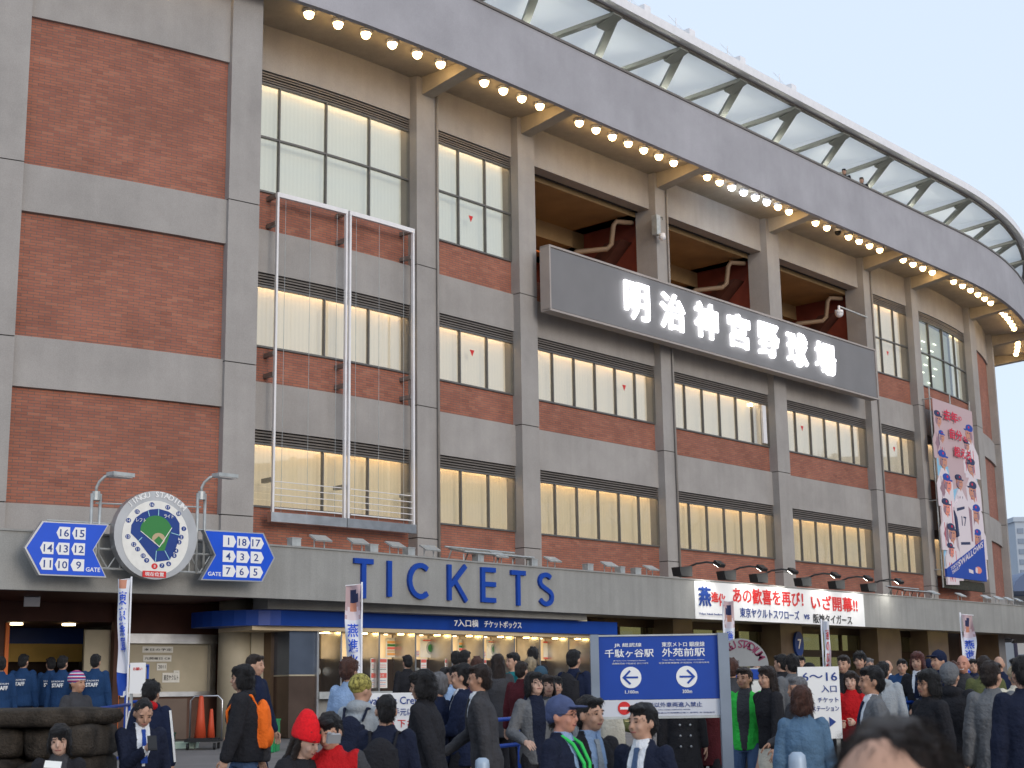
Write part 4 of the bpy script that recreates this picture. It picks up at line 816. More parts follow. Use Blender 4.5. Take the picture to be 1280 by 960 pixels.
# --- cameras, floodlight, oval 7
th = thing('security_camera', 'grey camera housing with a dome on the pillar left of the name sign middle', 'camera', W(T(824, 300, .4), .4, Z(824, 300, .4)))
t = T(823, 280, .45); z = Z(823, 280, .45); mb = MB(); mb.lb(t-.1, t+.1, .26, .46, z-.35, z+.30); mb.build('camera_box', M['galv'], th); mb = MB(); mb.tube([W(t+.1, .3, z+.3), W(t+.3, .4, z+.3), W(t+.3, .4, z+.22)], .03, 6); mb.build('arm', M['steel_dull'], th)
mb = MB(); c = W(t+.12, .5, z-.42); mb.tube([c+Vector((0, 0, .12)), c], .09, 10); mb.sphere(c, .11, 12, 8, 0); mb.build('dome', M['white'], th, smooth=True)
th = thing('dome_camera', 'white dome camera hanging in the last open bay beside the pillar', 'camera', W(T(1049, 392, -.3), -.3, Z(1049, 398, -.3)))
t = T(1049, 392, .35); z = Z(1049, 392, .35); c = W(t, .35, z); mb = MB(); mb.tube([c+Vector((0, 0, .3)), c+Vector((0, 0, .1))], .05, 8); mb.tube([c+Vector((0, 0, .12)), c], .16, 12); mb.sphere(c, .15, 12, 8, 0); mb.build('dome', M['white'], th, smooth=True); mb = MB(); mb.bar(c+Vector((0, 0, .28)), W(BAY['F'][1]+.1, .26, z+.28), .05); mb.build('arm', M['galv'], th)
t = T(40, 751, 2.0); th = thing('square_floodlight', 'square white floodlight hanging under the dark ceiling left of the doorway', 'floodlight', W(t, 2.0, 1.8)); c = W(t, 2.0, Z(40, 751, 2.0))
mb = MB(); mb.box(c, (.30, .10, .20), .3, 0, Matrix.Rotation(.35, 3, 'Z')@Matrix.Rotation(.5, 3, 'X')); mb.build('lamp_head', M['white'], th); mb = MB(); mb.bar(c+Vector((-.1, .05, 0)), c+Vector((-.1, .05, 2.05+EYE-c.z)), .03); mb.bar(c+Vector((.1, .05, 0)), c+Vector((.1, .05, 2.05+EYE-c.z)), .03); mb.build('bracket', M['galv'], th)
t = T(1001, 805, 1.05); z = Z(1001, 805, 1.05); th = thing('oval_gate_sign', 'dark blue oval plate with a white 7 on the brown column', 'sign', W(t, 1, z)); f = plane_fn(1.0); mb = MB(); mb.prism([(t+.27*cos(i*pi/14), z+.40*sin(i*pi/14)) for i in range(28)], f, -.08, .0); mb.build('plate', M['blue_navy'], th); mb = MB(); text(mb, '7', t-.1, t+.1, z-.16, z+.16, f, .002, .01, 0, off=.01); mb.build('numeral', M['white_print'], th)
# --- beyond the stadium
def tower(name, label, x0, x1, ytop, Y, m, nf, nw):
    a = at(x0, ytop, Y); b = at(x1, ytop, Y); th = thing(name, label, 'building', ((a.x+b.x)/2, Y, g(Y)))
    w_ = b.x-a.x; H = a.z; mb = MB(); mb.box(((a.x+b.x)/2, Y+8, (H+g(Y))/2), (w_, 16, H-g(Y))); mb.build('wall', m, th)
    for i in range(nf):
        for j in range(nw):
            q = MB(); zz = g(Y)+3+(H-g(Y)-4)*i/nf; q.box((a.x+w_*(j+.5)/nw, Y-.02, zz+1.2), (w_/nw*.62, .2, (H-g(Y)-4)/nf*.5)); q.build('window', wm, th)
    mb = MB(); mb.box(((a.x+b.x)/2, Y+8, H+.4), (w_+.6, 16.6, .8)); mb.build('roof', m, th)
    return th
wm = mat('far_window', (.20, .25, .33), .2, 0); pale = mat('pale_blue_grey_render', (.42, .47, .54), .7, 0, .05, .1)
tower('office_tower', 'tall pale blue-grey tower block far beyond the stadium', 1269, 1330, 652, 260, pale, 14, 5)
tower('low_building', 'low pale building far behind the end of the stadium', 1259, 1345, 742, 190, mat('pale_render', (.45, .44, .43), .7, 0, .05, .1), 3, 6)
mb = MB(); p = at(1262, 740, 180); q = at(1350, 740, 180); n = 14
for i in range(n):
    a, b = pi*i/n, pi*(i+1)/n; R_ = (q.x-p.x)/2; cxx = (p.x+q.x)/2
    mb.hexa([Vector((cxx-R_*cos(a), 180, p.z)), Vector((cxx-R_*cos(b), 180, p.z)), Vector((cxx-R_*cos(b), 200, p.z)), Vector((cxx-R_*cos(a), 200, p.z)), Vector((cxx-R_*cos(a), 180, p.z+.1+2.6*sin(a))), Vector((cxx-R_*cos(b), 180, p.z+.1+2.6*sin(b))), Vector((cxx-R_*cos(b), 200, p.z+.1+2.6*sin(b))), Vector((cxx-R_*cos(a), 200, p.z+.1+2.6*sin(a)))])
tag(mb.build('arched_roof_hall', mat('blue_roof', (.10, .14, .24), .5)), 'low arched dark blue roof beyond the end of the stadium', 'building')
mb = MB(); a = at(1246, 463, 84); b = at(1257, 640, 84)
mb.tube([Vector((b.x+.35-.3, 84, g(84))), Vector((b.x-.1, 84, b.z)), Vector((a.x, 84, a.z))], 0, 10, rs=[.10, .12, .19])
tag(mb.build('net_mast', mat('dark_mast', (.06, .055, .09), .6)), 'tall dark leaning mast for the dark far side wall past the last pillar of the stadium', 'mast')  # slender dark shape added for the far side wall of the stadium
# ================================================================== people
def cloth(name, c, rough=.85, amt=.12): return mat(name, c, rough, 0, 7, amt, .6, .15)
skin_m = {}
def skin(k=0):
    if k not in skin_m:
        c = [(.46, .27, .19), (.40, .22, .145), (.52, .33, .25), (.50, .24, .17)][k]
        m = mat('skin', c, .5, 0, 30, .06, .0, .35); m.node_tree.nodes['Principled BSDF'].inputs['Subsurface Weight'].default_value = .0; skin_m[k] = m
    return skin_m[k]
CC = {}
PAL = dict(black=(.020, .020, .024), charcoal=(.05, .05, .056), navy=(.012, .018, .045), dnavy=(.013, .017, .036), grey=(.14, .145, .155), lgrey=(.32, .35, .38), brown=(.06, .035, .022), olive=(.10, .11, .045),
 denim=(.06, .10, .19), jean=(.09, .16, .25), red=(.46, .012, .016), green=(.04, .50, .07), teal=(.02, .18, .20), white=(.70, .72, .76), lilac=(.50, .38, .55), maroon=(.08, .015, .02), purple=(.08, .03, .09), beige=(.40, .33, .22), staff=(.015, .045, .12), blue=(.02, .06, .30), ltblue=(.26, .37, .56), taupe=(.13, .11, .10), orange=(.85, .16, .02), cream=(.62, .58, .48))
def cl(n):
    if n not in CC: CC[n] = cloth(n+'_cloth', PAL[n])
    return CC[n]
HAIR = {n: mat(n+'_hair', c, .45, 0, 60, .35, .8, .4, stretch=(1, 1, .25)) for n, c in dict(black=(.008, .007, .008), dbrown=(.022, .013, .010), brown=(.075, .030, .020), grey=(.16, .16, .17), blond=(.33, .26, .17), red=(.09, .025, .02)).items()}
eye_m = mat('eye_dark', (.015, .01, .01), .25); lip_m = mat('lip', (.30, .10, .09), .5); leather = mat('black_leather', (.015, .014, .014), .35, 0, 20, .2, .3)
def remesh(mb, vox, sm=3, nz=0., nf=9., decim=None):
    o = mb.build('tmp', []); m = o.modifiers.new('r', 'REMESH'); m.mode = 'VOXEL'; m.voxel_size = vox
    if sm: s_ = o.modifiers.new('s', 'SMOOTH'); s_.iterations = sm; s_.factor = .6
    me = evalmesh(o); old = o.data
    bpy.data.objects.remove(o); bpy.data.meshes.remove(old)
    if nz:
        n_ = len(me.vertices); co = [0.]*(3*n_); no = [0.]*(3*n_); me.vertices.foreach_get('co', co); me.vertex_normals.foreach_get('vector', no)
        for i in range(0, 3*n_, 3):
            x, y, z = co[i:i+3]; k = nz*(noise.noise((x*nf, y*nf, z*nf*.6))+.5*noise.noise((x*nf*2.3, y*nf*2.3, z*nf*2.3))); co[i] += no[i]*k; co[i+1] += no[i+1]*k; co[i+2] += no[i+2]*k
        me.vertices.foreach_set('co', co)
    me.polygons.foreach_set('use_smooth', [True]*len(me.polygons)); return me
def loft(mb, rings, n=16):            # rings: (x, y, z, rx, ry)
    P = [[Vector((x+rx*cos(2*pi*k/n), y+ry*sin(2*pi*k/n), z)) for k in range(n)] for x, y, z, rx, ry in rings]
    for A, B in zip(P, P[1:]):
        for k in range(n): mb.face([A[k], A[(k+1) % n], B[(k+1) % n], B[k]])
    mb.face(P[0][::-1]); mb.face(P[-1])
def cone(mb, a, b, ra, rb):
    a, b = Vector(a), Vector(b); d = (b-a); L_ = d.length; d.normalize()
    pts, rs_ = [], []
    for i in range(4): q = pi/2*(1-i/4.); pts.append(a-d*(ra*sin(q))); rs_.append(max(.002, ra*cos(q)))
    for i in range(5): pts.append(a+d*(L_*i/4)); rs_.append(ra+(rb-ra)*i/4)
    for i in range(1, 5): q = pi/2*i/4; pts.append(b+d*(rb*sin(q))); rs_.append(max(.002, rb*cos(q)))
    mb.tube(pts, 0, 10, rs=rs_)
def ik(S, Wt, l1, l2, pole):
    S, Wt, pole = Vector(S), Vector(Wt), Vector(pole); d = Wt-S; D = min(d.length, (l1+l2)*.998); d.normalize(); Wt = S+d*D
    a = (l1*l1-l2*l2+D*D)/(2*D); h = sqrt(max(0, l1*l1-a*a)); pp = pole-d*pole.dot(d)
    pp.normalize(); return S+d*a+pp*h, Wt
# pose: left/right wrist targets (x is + for the person's left), elbow poles, feet (x, y, heel lift), lean
POSES = dict(
 stand=dict(L=(.27, .0, .80), R=(-.27, .0, .80), f=((.1, -.02), (-.1, .03))),
 wait=dict(L=(.24, -.12, .86), R=(-.20, -.24, 1.05), f=((.12, .05), (-.09, -.04))),
 hold=dict(L=(.10, -.30, 1.10), R=(-.10, -.30, 1.08), f=((.1, 0), (-.1, .03))),
 phone=dict(L=(.27, .02, .82), R=(-.04, -.30, 1.27), f=((.12, .0), (-.1, .04))),
 camera=dict(L=(.07, -.34, 1.30), R=(-.10, -.33, 1.33), f=((.1, 0), (-.1, .03))),
 hug=dict(L=(.16, -.22, 1.22), R=(-.42, -.16, 1.12), f=((.1, 0), (-.1, .03))),
 pocket=dict(L=(.22, -.08, .86), R=(-.22, -.08, .86), f=((.12, -.02), (-.11, .04)), e=.25),
 walk=dict(L=(.26, -.16, .86), R=(-.26, .17, .86), f=((.08, .34), (-.08, -.30)), lean=.05),
 walkb=dict(L=(.26, .16, .86), R=(-.25, -.20, .90), f=((.08, -.32), (-.08, .32)), lean=.06),
 carry=dict(L=(.27, .05, .80), R=(-.20, -.34, .98), f=((.08, .36), (-.09, -.34)), lean=.08),
 lift=dict(L=(.22, -.1, 1.0), R=(-.16, -.30, 1.40), f=((.1, 0), (-.1, .03))),
)
HEADZ = 1.60
def headxf(hy, hp, lean):
    piv = Vector((0, .01-lean*.9, 1.48)); R = Matrix.Rotation(hy, 3, 'Z')@Matrix.Rotation(hp, 3, 'X')
    return lambda p: piv+R@(Vector(p)-Vector((0, .01, 1.48)))
HND = {}
def handmesh(curl):
    if curl in HND: return HND[curl]
    mb = MB(); mb.sphere((0, 0, -.045), .04, 10, 8, 0, (.95, .42, 1.15)); cone(mb, (0, 0, .02), (0, 0, -.02), .024, .026)
    for i, (x, L_) in enumerate(((-.028, .062), (-.010, .072), (.009, .068), (.027, .052))):
        p = Vector((x, 0, -.082)); a = curl*.35
        for s_ in range(3):
            a += curl*(.45+.12*s_); q = p+Vector((x*.04, -sin(a)*L_/2.7, -cos(a)*L_/2.7)); cone(mb, p, q, .0088-s_*.0008, .0082-s_*.0008); p = q
    p = Vector((-.032, -.004, -.030)); q = p+Vector((-.020, -.018, -.026)); r = q+Vector((.002, -.014-.01*curl, -.026)); cone(mb, p, q, .0125, .0105); cone(mb, q, r, .0105, .0085)
    me = remesh(mb, .0042, 2); HND[curl] = ([v.co.copy() for v in me.vertices], [tuple(p.vertices) for p in me.polygons]); return HND[curl]
def frame_to(d, palm):
    z = -Vector(d).normalized(); y = -Vector(palm); y = (y-z*y.dot(z)).normalized(); x = y.cross(z); return Matrix((x, y, z)).transposed()
SK = {}
def skeleton(pose, slim):
    P = POSES[pose]; ln = P.get('lean', 0.); k = .9 if slim else 1.; J = {}
    J['lean'] = ln; sh = .168*k
    for s_, n in ((1, 'L'), (-1, 'R')):
        S = Vector((s_*sh, -ln*.75, 1.395)); w = Vector(P[n]); w.x = w.x*(.95 if slim else 1); w.y -= ln*.3
        e, w = ik(S, w, .285, .255, (s_*(.5+P.get('e', 0)*2), .9, -.25)); J['S'+n], J['E'+n], J['W'+n] = S, e, w
        fx, fy = P['f'][0 if s_ > 0 else 1]; hip = Vector((s_*.085*k, 0, .90)); lift = .05+max(0, fy)*.30 if abs(fy) > .2 and fy > 0 else .09
        an = Vector((fx, fy, .09 if fy <= .2 else .09+.16*(fy)))
        kn, an = ik(hip, an, .43, .415, (s_*.08, -1, 0)); J['H'+n], J['K'+n], J['A'+n] = hip, kn, an
    return J
def torso_rings(J, hem, k, extra, slim):
    ln = J['lean']; R_ = [(hem, .175*k+extra, .130+extra), (.92, .172*k+extra, .132+extra), (1.06, .152*k+extra, .115+extra), (1.24, .180*k+extra, .128+extra), (1.36, .178*k+extra*.8, .108+extra), (1.425, .115*k+extra*.6, .080+extra*.6), (1.465, .066+extra*.4, .064+extra*.4)]
    if hem < .7: R_[0] = (hem, .185*k+extra+.03, .15+extra+.02)
    if hem > .9: R_ = [(hem, .17*k+extra, .13+extra)]+[r for r in R_ if r[0] > hem+.05]
    out = []
    for z, rx, ry in R_: t = max(0, (z-.9)/.5); out.append((0, .008-ln*.75*t, z, rx, ry))
    return out
TPL = {}
def tmpl_body(pose, slim, hy, hp, fine, hands):
    key = ('b', pose, slim, hy, hp, fine, hands)
    if key in TPL: return TPL[key]
    J = skeleton(pose, slim); k = .9 if slim else 1.; mb = MB(); loft(mb, torso_rings(J, .84, k*.93, -.012, slim))
    for n, s_ in (('L', 1), ('R', -1)):
        cone(mb, J['S'+n], J['E'+n], .046, .036); cone(mb, J['E'+n], J['W'+n], .036, .024)
        cone(mb, J['H'+n], J['K'+n], .078, .052); cone(mb, J['K'+n], J['A'+n], .050, .034); cone(mb, J['A'+n]+Vector((0, .02, -.04)), J['A'+n]+Vector((0, -.12, -.06)), .034, .028)
    X = headxf(hy, hp, J['lean']*.75); R = Matrix.Rotation(hy, 3, 'Z')@Matrix.Rotation(hp, 3, 'X')
    cone(mb, (0, .012-J['lean']*.75, 1.40), X((0, .005, 1.53)), .054, .052)
    mb.sphere(X((0, -.004, 1.612)), 1, 16, 12, 0, (.074, .092, .104), R); mb.sphere(X((0, -.036, 1.548)), 1, 14, 10, 0, (.056, .058, .062), R)
    mb.sphere(X((0, -.062, 1.515)), .030, 10, 8, 0, (1, .8, .7), R)
    cone(mb, X((0, -.093, 1.605)), X((0, -.106, 1.572)), .009, .0125)
    for s_ in (-1, 1): mb.sphere(X((s_*.078, .008, 1.588)), 1, 8, 6, 0, (.011, .020, .032), R); mb.sphere(X((s_*.030, -.080, 1.625)), 1, 8, 6, 0, (.026, .014, .010), R); mb.sphere(X((s_*.038, -.066, 1.565)), 1, 8, 6, 0, (.024, .024, .026), R)
    me = remesh(mb, .0085 if fine else .0125, 3 if fine else 2)
    V = [v.co.copy() for v in me.vertices]; Fc = [tuple(p.vertices) for p in me.polygons]
    for n, s_ in (('L', 1), ('R', -1)):
        d = (J['W'+n]-J['E'+n]).normalized(); up = hands[0 if n == 'L' else 1]
        palm = Vector((0, -.2, 1)) if up == 'u' else Vector((-s_, 0, 0)) if up != 'f' else Vector((0, 0, -1))
        if abs(d.z) < .6 and up == 'd': palm = Vector((-s_*.5, .3, -.8)) if abs(d.x) < .9 else Vector((0, 1, 0))
        B_ = frame_to(d, palm); hv, hf = handmesh({'d': .35, 'g': 1.5, 'u': .9, 'f': .9}[up]); i0 = len(V)
        mir = Matrix.Diagonal((s_*-1., 1., 1.)) 
        V += [J['W'+n]+d*.012+B_@(mir@p) for p in hv]; Fc += [tuple(i0+i for i in (f if s_ < 0 else f[::-1])) for f in hf]
    m2 = bpy.data.meshes.new('body'); m2.from_pydata([tuple(v) for v in V], [], Fc); m2.polygons.foreach_set('use_smooth', [True]*len(m2.polygons)); m2.materials.append(None); m2.update()
    bpy.data.meshes.remove(me); TPL[key] = m2; return m2
def split(me, test, names):
    A = [[], []]
    for p in me.polygons: A[1 if test(p.center, p.normal) else 0].append(tuple(p.vertices))
    out = []
    for fs_, nm in zip(A, names):
        used = sorted({i for f in fs_ for i in f}); ix = {u: i for i, u in enumerate(used)}
        m = bpy.data.meshes.new(nm); m.from_pydata([tuple(me.vertices[u].co) for u in used], [], [tuple(ix[i] for i in f) for f in fs_]); m.polygons.foreach_set('use_smooth', [True]*len(m.polygons)); m.materials.append(None); m.update(); out.append(m)
    return out
def tmpl_top(pose, slim, kind, fine):
    key = ('t', pose, slim, kind, fine)
    if key in TPL: return TPL[key]
    J = skeleton(pose, slim); k = .9 if slim else 1.; mb = MB()
    hem = {'suit': .80, 'open': .82, 'jacket': .86, 'coat': .60, 'hoodie': .86, 'puffer': .84, 'shirt': .90, 'vest': .84}[kind]
    ex = {'suit': .010, 'open': .016, 'jacket': .016, 'coat': .022, 'hoodie': .020, 'puffer': .038, 'shirt': .004, 'vest': .024}[kind]
    loft(mb, torso_rings(J, hem, k, ex, slim), 20)
    for n, s_ in (('L', 1), ('R', -1)):
        S, e, w = J['S'+n], J['E'+n], J['W'+n]; a = ex*.8
        cone(mb, S+Vector((-s_*.02, 0, -.015)), S+(e-S)*.3, .056+a, .053+a); cone(mb, S, e, .056+a, .047+a); cone(mb, e, e+(w-e)*.94, .050+a, .040+a*.7)
    if kind in ('hoodie', 'puffer'):
        y0 = -J['lean']*.75; mb.sphere((0, .075+y0, 1.455), 1, 14, 10, 0, (.105, .065, .065)); cone(mb, (-.08, .03+y0, 1.46), (.08, .03+y0, 1.46), .04, .04)
    if kind in ('suit', 'open', 'coat', 'jacket', 'vest'):
        y0 = -J['lean']*.75; loft(mb, [(0, .014+y0, 1.42, .088, .082), (0, .012+y0, 1.475, .073, .070), (0, .012+y0, 1.495, .066, .064)], 14)
    me = remesh(mb, .0095 if fine else .013, 3 if fine else 2, .010 if fine else .006, 11)
    res = {}
    ln = J['lean']
    if kind in ('suit', 'open', 'vest'):
        z0 = 1.13 if kind == 'suit' else .80; wd_ = .30 if kind == 'suit' else .13
        if kind == 'vest': test = lambda c, n: (abs(c.x) > .155*k+.02 or n.z < -2) if False else (abs(c.x) > .19)
        else: test = lambda c, n: c.y < .03-ln and n.y < .35 and z0 < c.z < 1.50 and abs(c.x) < min(.060, .012+(c.z-z0)*wd_) + (.012 if kind == 'open' else 0)
        a, b = split(me, test, ('jacket', 'shirt'))
        if kind == 'vest': b, res['inner2'] = split(b, lambda c, n: c.x > 0, ('sleeve', 'sleeve'))
        bpy.data.meshes.remove(me); res['top'] = a; res['inner'] = b
    else: me.materials.append(None); res['top'] = me
    TPL[key] = res; return res
def tmpl_bottom(pose, slim, kind, fine):
    key = ('q', pose, slim, kind, fine)
    if key in TPL: return TPL[key]
    J = skeleton(pose, slim); k = .9 if slim else 1.; mb = MB()
    loft(mb, [(0, .0, .80, .165*k, .125), (0, .008, .92, .165*k, .125), (0, .008, 1.04, .148*k, .108)])
    if kind == 'skirt': loft(mb, [(0, .0, .52, .21, .18), (0, .0, .70, .195, .165), (0, .008, .92, .165, .125)])
    else:
        r = 0 if kind == 'slim' else .010
        for n in 'LR': cone(mb, J['H'+n], J['K'+n], .092+r*.5, .062+r); cone(mb, J['K'+n], J['A'+n]+Vector((0, 0, .0)), .060+r, .046+r)
    me = remesh(mb, .010 if fine else .0135, 2, .005, 8); me.materials.append(None); TPL[key] = me; return me
def tmpl_shoe():
    if 'shoe' in TPL: return TPL['shoe']
    mb = MB(); mb.sphere((0, -.06, .035), 1, 12, 8, 0, (.045, .14, .042)); mb.sphere((0, .03, .06), 1, 10, 8, 0, (.04, .05, .06)); mb.box((0, -.05, .012), (.078, .25, .024))
    me = remesh(mb, .009, 2); me.materials.append(None); TPL['shoe'] = me; return me
def strands(me, n, L_, r=.0024, seg=3, droop=1., back=None):      # loose locks lifted off the hair
    rr = random.Random(11); V = [v.co.copy() for v in me.vertices]; N = [v.normal.copy() for v in me.vertices]; F_ = [tuple(p.vertices) for p in me.polygons]; nv = len(V)
    for _ in range(n):
        i = rr.randrange(nv)
        while back is not None and V[i].y < back and V[i].z < 1.70: i = rr.randrange(nv)
        p = V[i]; d = N[i]*.55+Vector((rr.uniform(-.5, .5), rr.uniform(-.5, .5), -.75*droop)); d.normalize(); p = p-N[i]*.006; s_ = d.cross(Vector((rr.uniform(-1, 1), rr.uniform(-1, 1), .3))).normalized(); t_ = d.cross(s_); l_ = L_*rr.uniform(.6, 1.4); i0 = len(V)
        for k in range(seg):
            q = p+d*(l_*k/seg)+Vector((0, 0, -droop*.25*l_*(k/seg)**2)); w_ = r*(1-.55*k/seg)
            V += [q+s_*w_, q-s_*w_*.5+t_*w_*.8, q-s_*w_*.5-t_*w_*.8]
        V.append(p+d*l_+Vector((0, 0, -droop*.25*l_)))
        for k in range(seg-1):
            for a, b in ((0, 1), (1, 2), (2, 0)): F_.append((i0+k*3+a, i0+k*3+b, i0+k*3+3+b, i0+k*3+3+a))
        k = seg-1
        for a, b in ((0, 1), (1, 2), (2, 0)): F_.append((i0+k*3+a, i0+k*3+b, len(V)-1))
    m = bpy.data.meshes.new('hair'); m.from_pydata([tuple(v) for v in V], [], F_); m.polygons.foreach_set('use_smooth', [True]*len(m.polygons)); m.update(); bpy.data.meshes.remove(me); return m
def tmpl_hair(style, fine):
    key = ('h', style, fine)
    if key in TPL: return TPL[key]
    mb = MB()
    if style == 'bald': return None
    if style in ('short', 'long', 'bob', 'tuft', 'crop'):
        g_ = {'crop': -.006, 'short': 0, 'tuft': .008, 'bob': .006, 'long': .004}[style]
        mb.sphere((0, .014, 1.640), 1, 20, 14, 0, (.084+g_, .101+g_, .094+g_)); mb.sphere((0, .050, 1.590), 1, 16, 12, 0, (.078+g_, .062+g_, .085))
        if style != 'crop': mb.sphere((.022, -.058, 1.688), 1, 12, 8, 0, (.054, .036, .024+g_)); mb.sphere((-.034, -.048, 1.686), 1, 12, 8, 0, (.046, .036, .026))
        if style == 'bob':
            for s_ in (-1, 1): mb.sphere((s_*.074, .006, 1.575), 1, 12, 10, 0, (.024, .065, .085))
            mb.sphere((0, -.062, 1.672), 1, 14, 8, 0, (.070, .038, .026)); mb.sphere((0, .06, 1.54), 1, 14, 10, 0, (.085, .055, .075))
        if style == 'long':
            for s_ in (-1, 1): cone(mb, (s_*.072, .010, 1.64), (s_*.080, .018, 1.40), .030, .028)
            loft(mb, [(0, .085, 1.28, .075, .022), (0, .085, 1.42, .095, .035), (0, .06, 1.60, .085, .055)], 14)
            mb.sphere((0, -.060, 1.676), 1, 14, 8, 0, (.066, .036, .024))
        if style == 'tuft':
            rr = random.Random(5)
            for _ in range(26):
                a, b = rr.uniform(0, 2*pi), rr.uniform(.1, 1.15); d = Vector((cos(a)*sin(b), sin(a)*sin(b), cos(b))); p = Vector((0, .014, 1.640))+Vector((d.x*.088, d.y*.104, d.z*.097)); cone(mb, p-d*.01, p+d*.016+Vector((rr.uniform(-.02, .02), rr.uniform(-.02, .02), 0)), .012, .004)
        me = strands(remesh(mb, .0065 if fine else .0085, 1, .0085, 26), 520 if fine else 160, .034 if style in ('tuft', 'bob') else .024)
    else:
        if style == 'cap':
            mb.sphere((0, .012, 1.640), 1, 18, 12, 0, (.090, .105, .093)); mb.sphere((0, -.115, 1.655), 1, 14, 6, 0, (.072, .075, .010)); mb.sphere((0, .05, 1.60), 1, 14, 10, 0, (.080, .062, .07)); mb.sphere((0, .012, 1.735), .009)
        if style == 'beanie': mb.sphere((0, .012, 1.650), 1, 18, 12, 0, (.092, .107, .098)); loft(mb, [(0, .012, 1.622, .090, .105), (0, .012, 1.632, .096, .111), (0, .012, 1.668, .095, .110), (0, .012, 1.675, .090, .105)], 20)
        if style == 'tallbeanie': loft(mb, [(0, .008, 1.612, .088, .104), (0, .010, 1.625, .098, .112), (0, .014, 1.672, .096, .110), (0, .024, 1.74, .078, .086), (0, .036, 1.79, .055, .058), (0, .044, 1.815, .03, .03)], 20)
        if style == 'hat': mb.sphere((0, .01, 1.665), 1, 18, 12, 0, (.088, .102, .085)); loft(mb, [(0, .01, 1.650, .135, .150), (0, .01, 1.660, .14, .155), (0, .01, 1.668, .135, .15)], 20)
        me = remesh(mb, .0075, 2, .0015, 20)
    me.materials.append(None); TPL[key] = me; return me
def add(name, me, m, root, xf=None, label=None):
    o = bpy.data.objects.new(name, me); COL.objects.link(o); o.parent = root
    if not me.materials: me.materials.append(None)
    if m is not None: o.material_slots[0].link = 'OBJECT'; o.material_slots[0].material = m
    if xf is not None: o.matrix_basis = xf
    if label: o['label'] = label
    return o
def headmat(hy, hp, ln):
    piv = Vector((0, .01-ln*.75*.9, 1.48)); return Matrix.Translation(piv)@(Matrix.Rotation(hy, 4, 'Z')@Matrix.Rotation(hp, 4, 'X'))@Matrix.Translation(-Vector((0, .01, 1.48)))
FACE = {}
def facebits(root, HM, smile=False, glasses=False, browcol=None):
    if '_m' not in FACE:
        mb = MB(); mb.sphere((0, 0, 0), 1, 10, 6, 0, (.0125, .006, .0052)); FACE['eye'] = mb.build('eye', [eye_m], smooth=True)
        mb = MB(); mb.tube([(-.018, .004, -.002), (-.006, -.001, .002), (.006, -.001, .002), (.018, .006, -.002)], .0028, 6); FACE['eyebrow'] = mb.build('eyebrow', [eye_m], smooth=True)
        mb = MB(); mb.tube([(-.024, .008, .001), (-.012, .001, 0), (0, -.002, .001), (.012, .001, 0), (.024, .008, .001)], .0042, 6); FACE['mouth'] = mb.build('mouth', [lip_m], smooth=True)
        mb = MB(); mb.tube([(-.028, .010, .008), (-.014, .001, -.001), (0, -.002, -.003), (.014, .001, -.001), (.028, .010, .008)], .0036, 6); FACE['smile'] = mb.build('mouth', [M['paper']], smooth=True)
        mb = MB()
        for s_ in (-1, 1): mb.tube([(s_*.033+.021*cos(a), -.004+.004*abs(cos(a)), .015*sin(a)) for a in [2*pi*i/12 for i in range(13)]], .0018, 5, cap=False); mb.tube([(s_*.054, 0, 0), (s_*.082, .10, .004)], .0018, 5)
        mb.tube([(-.012, -.004, .003), (.012, -.004, .003)], .0018, 5); FACE['glasses'] = mb.build('glasses', [M['black']])
        FACE['_m'] = {k: o.data for k, o in FACE.items()}
        for k in list(FACE['_m']): bpy.data.objects.remove(FACE.pop(k))
    D = FACE['_m']
    for s_ in (-1, 1):
        add('eye', D['eye'], None, root, HM@Matrix.Translation((s_*.031, -.0865, 1.604))); add('eyebrow', D['eyebrow'], browcol, root, HM@Matrix.Translation((s_*.032, -.0935, 1.626)))
    add('mouth', D['smile' if smile else 'mouth'], None, root, HM@Matrix.Translation((0, -.0960, 1.538)))
    if glasses: add('glasses', D['glasses'], None, root, HM@Matrix.Translation((0, -.102, 1.604)))
NPEOPLE = []
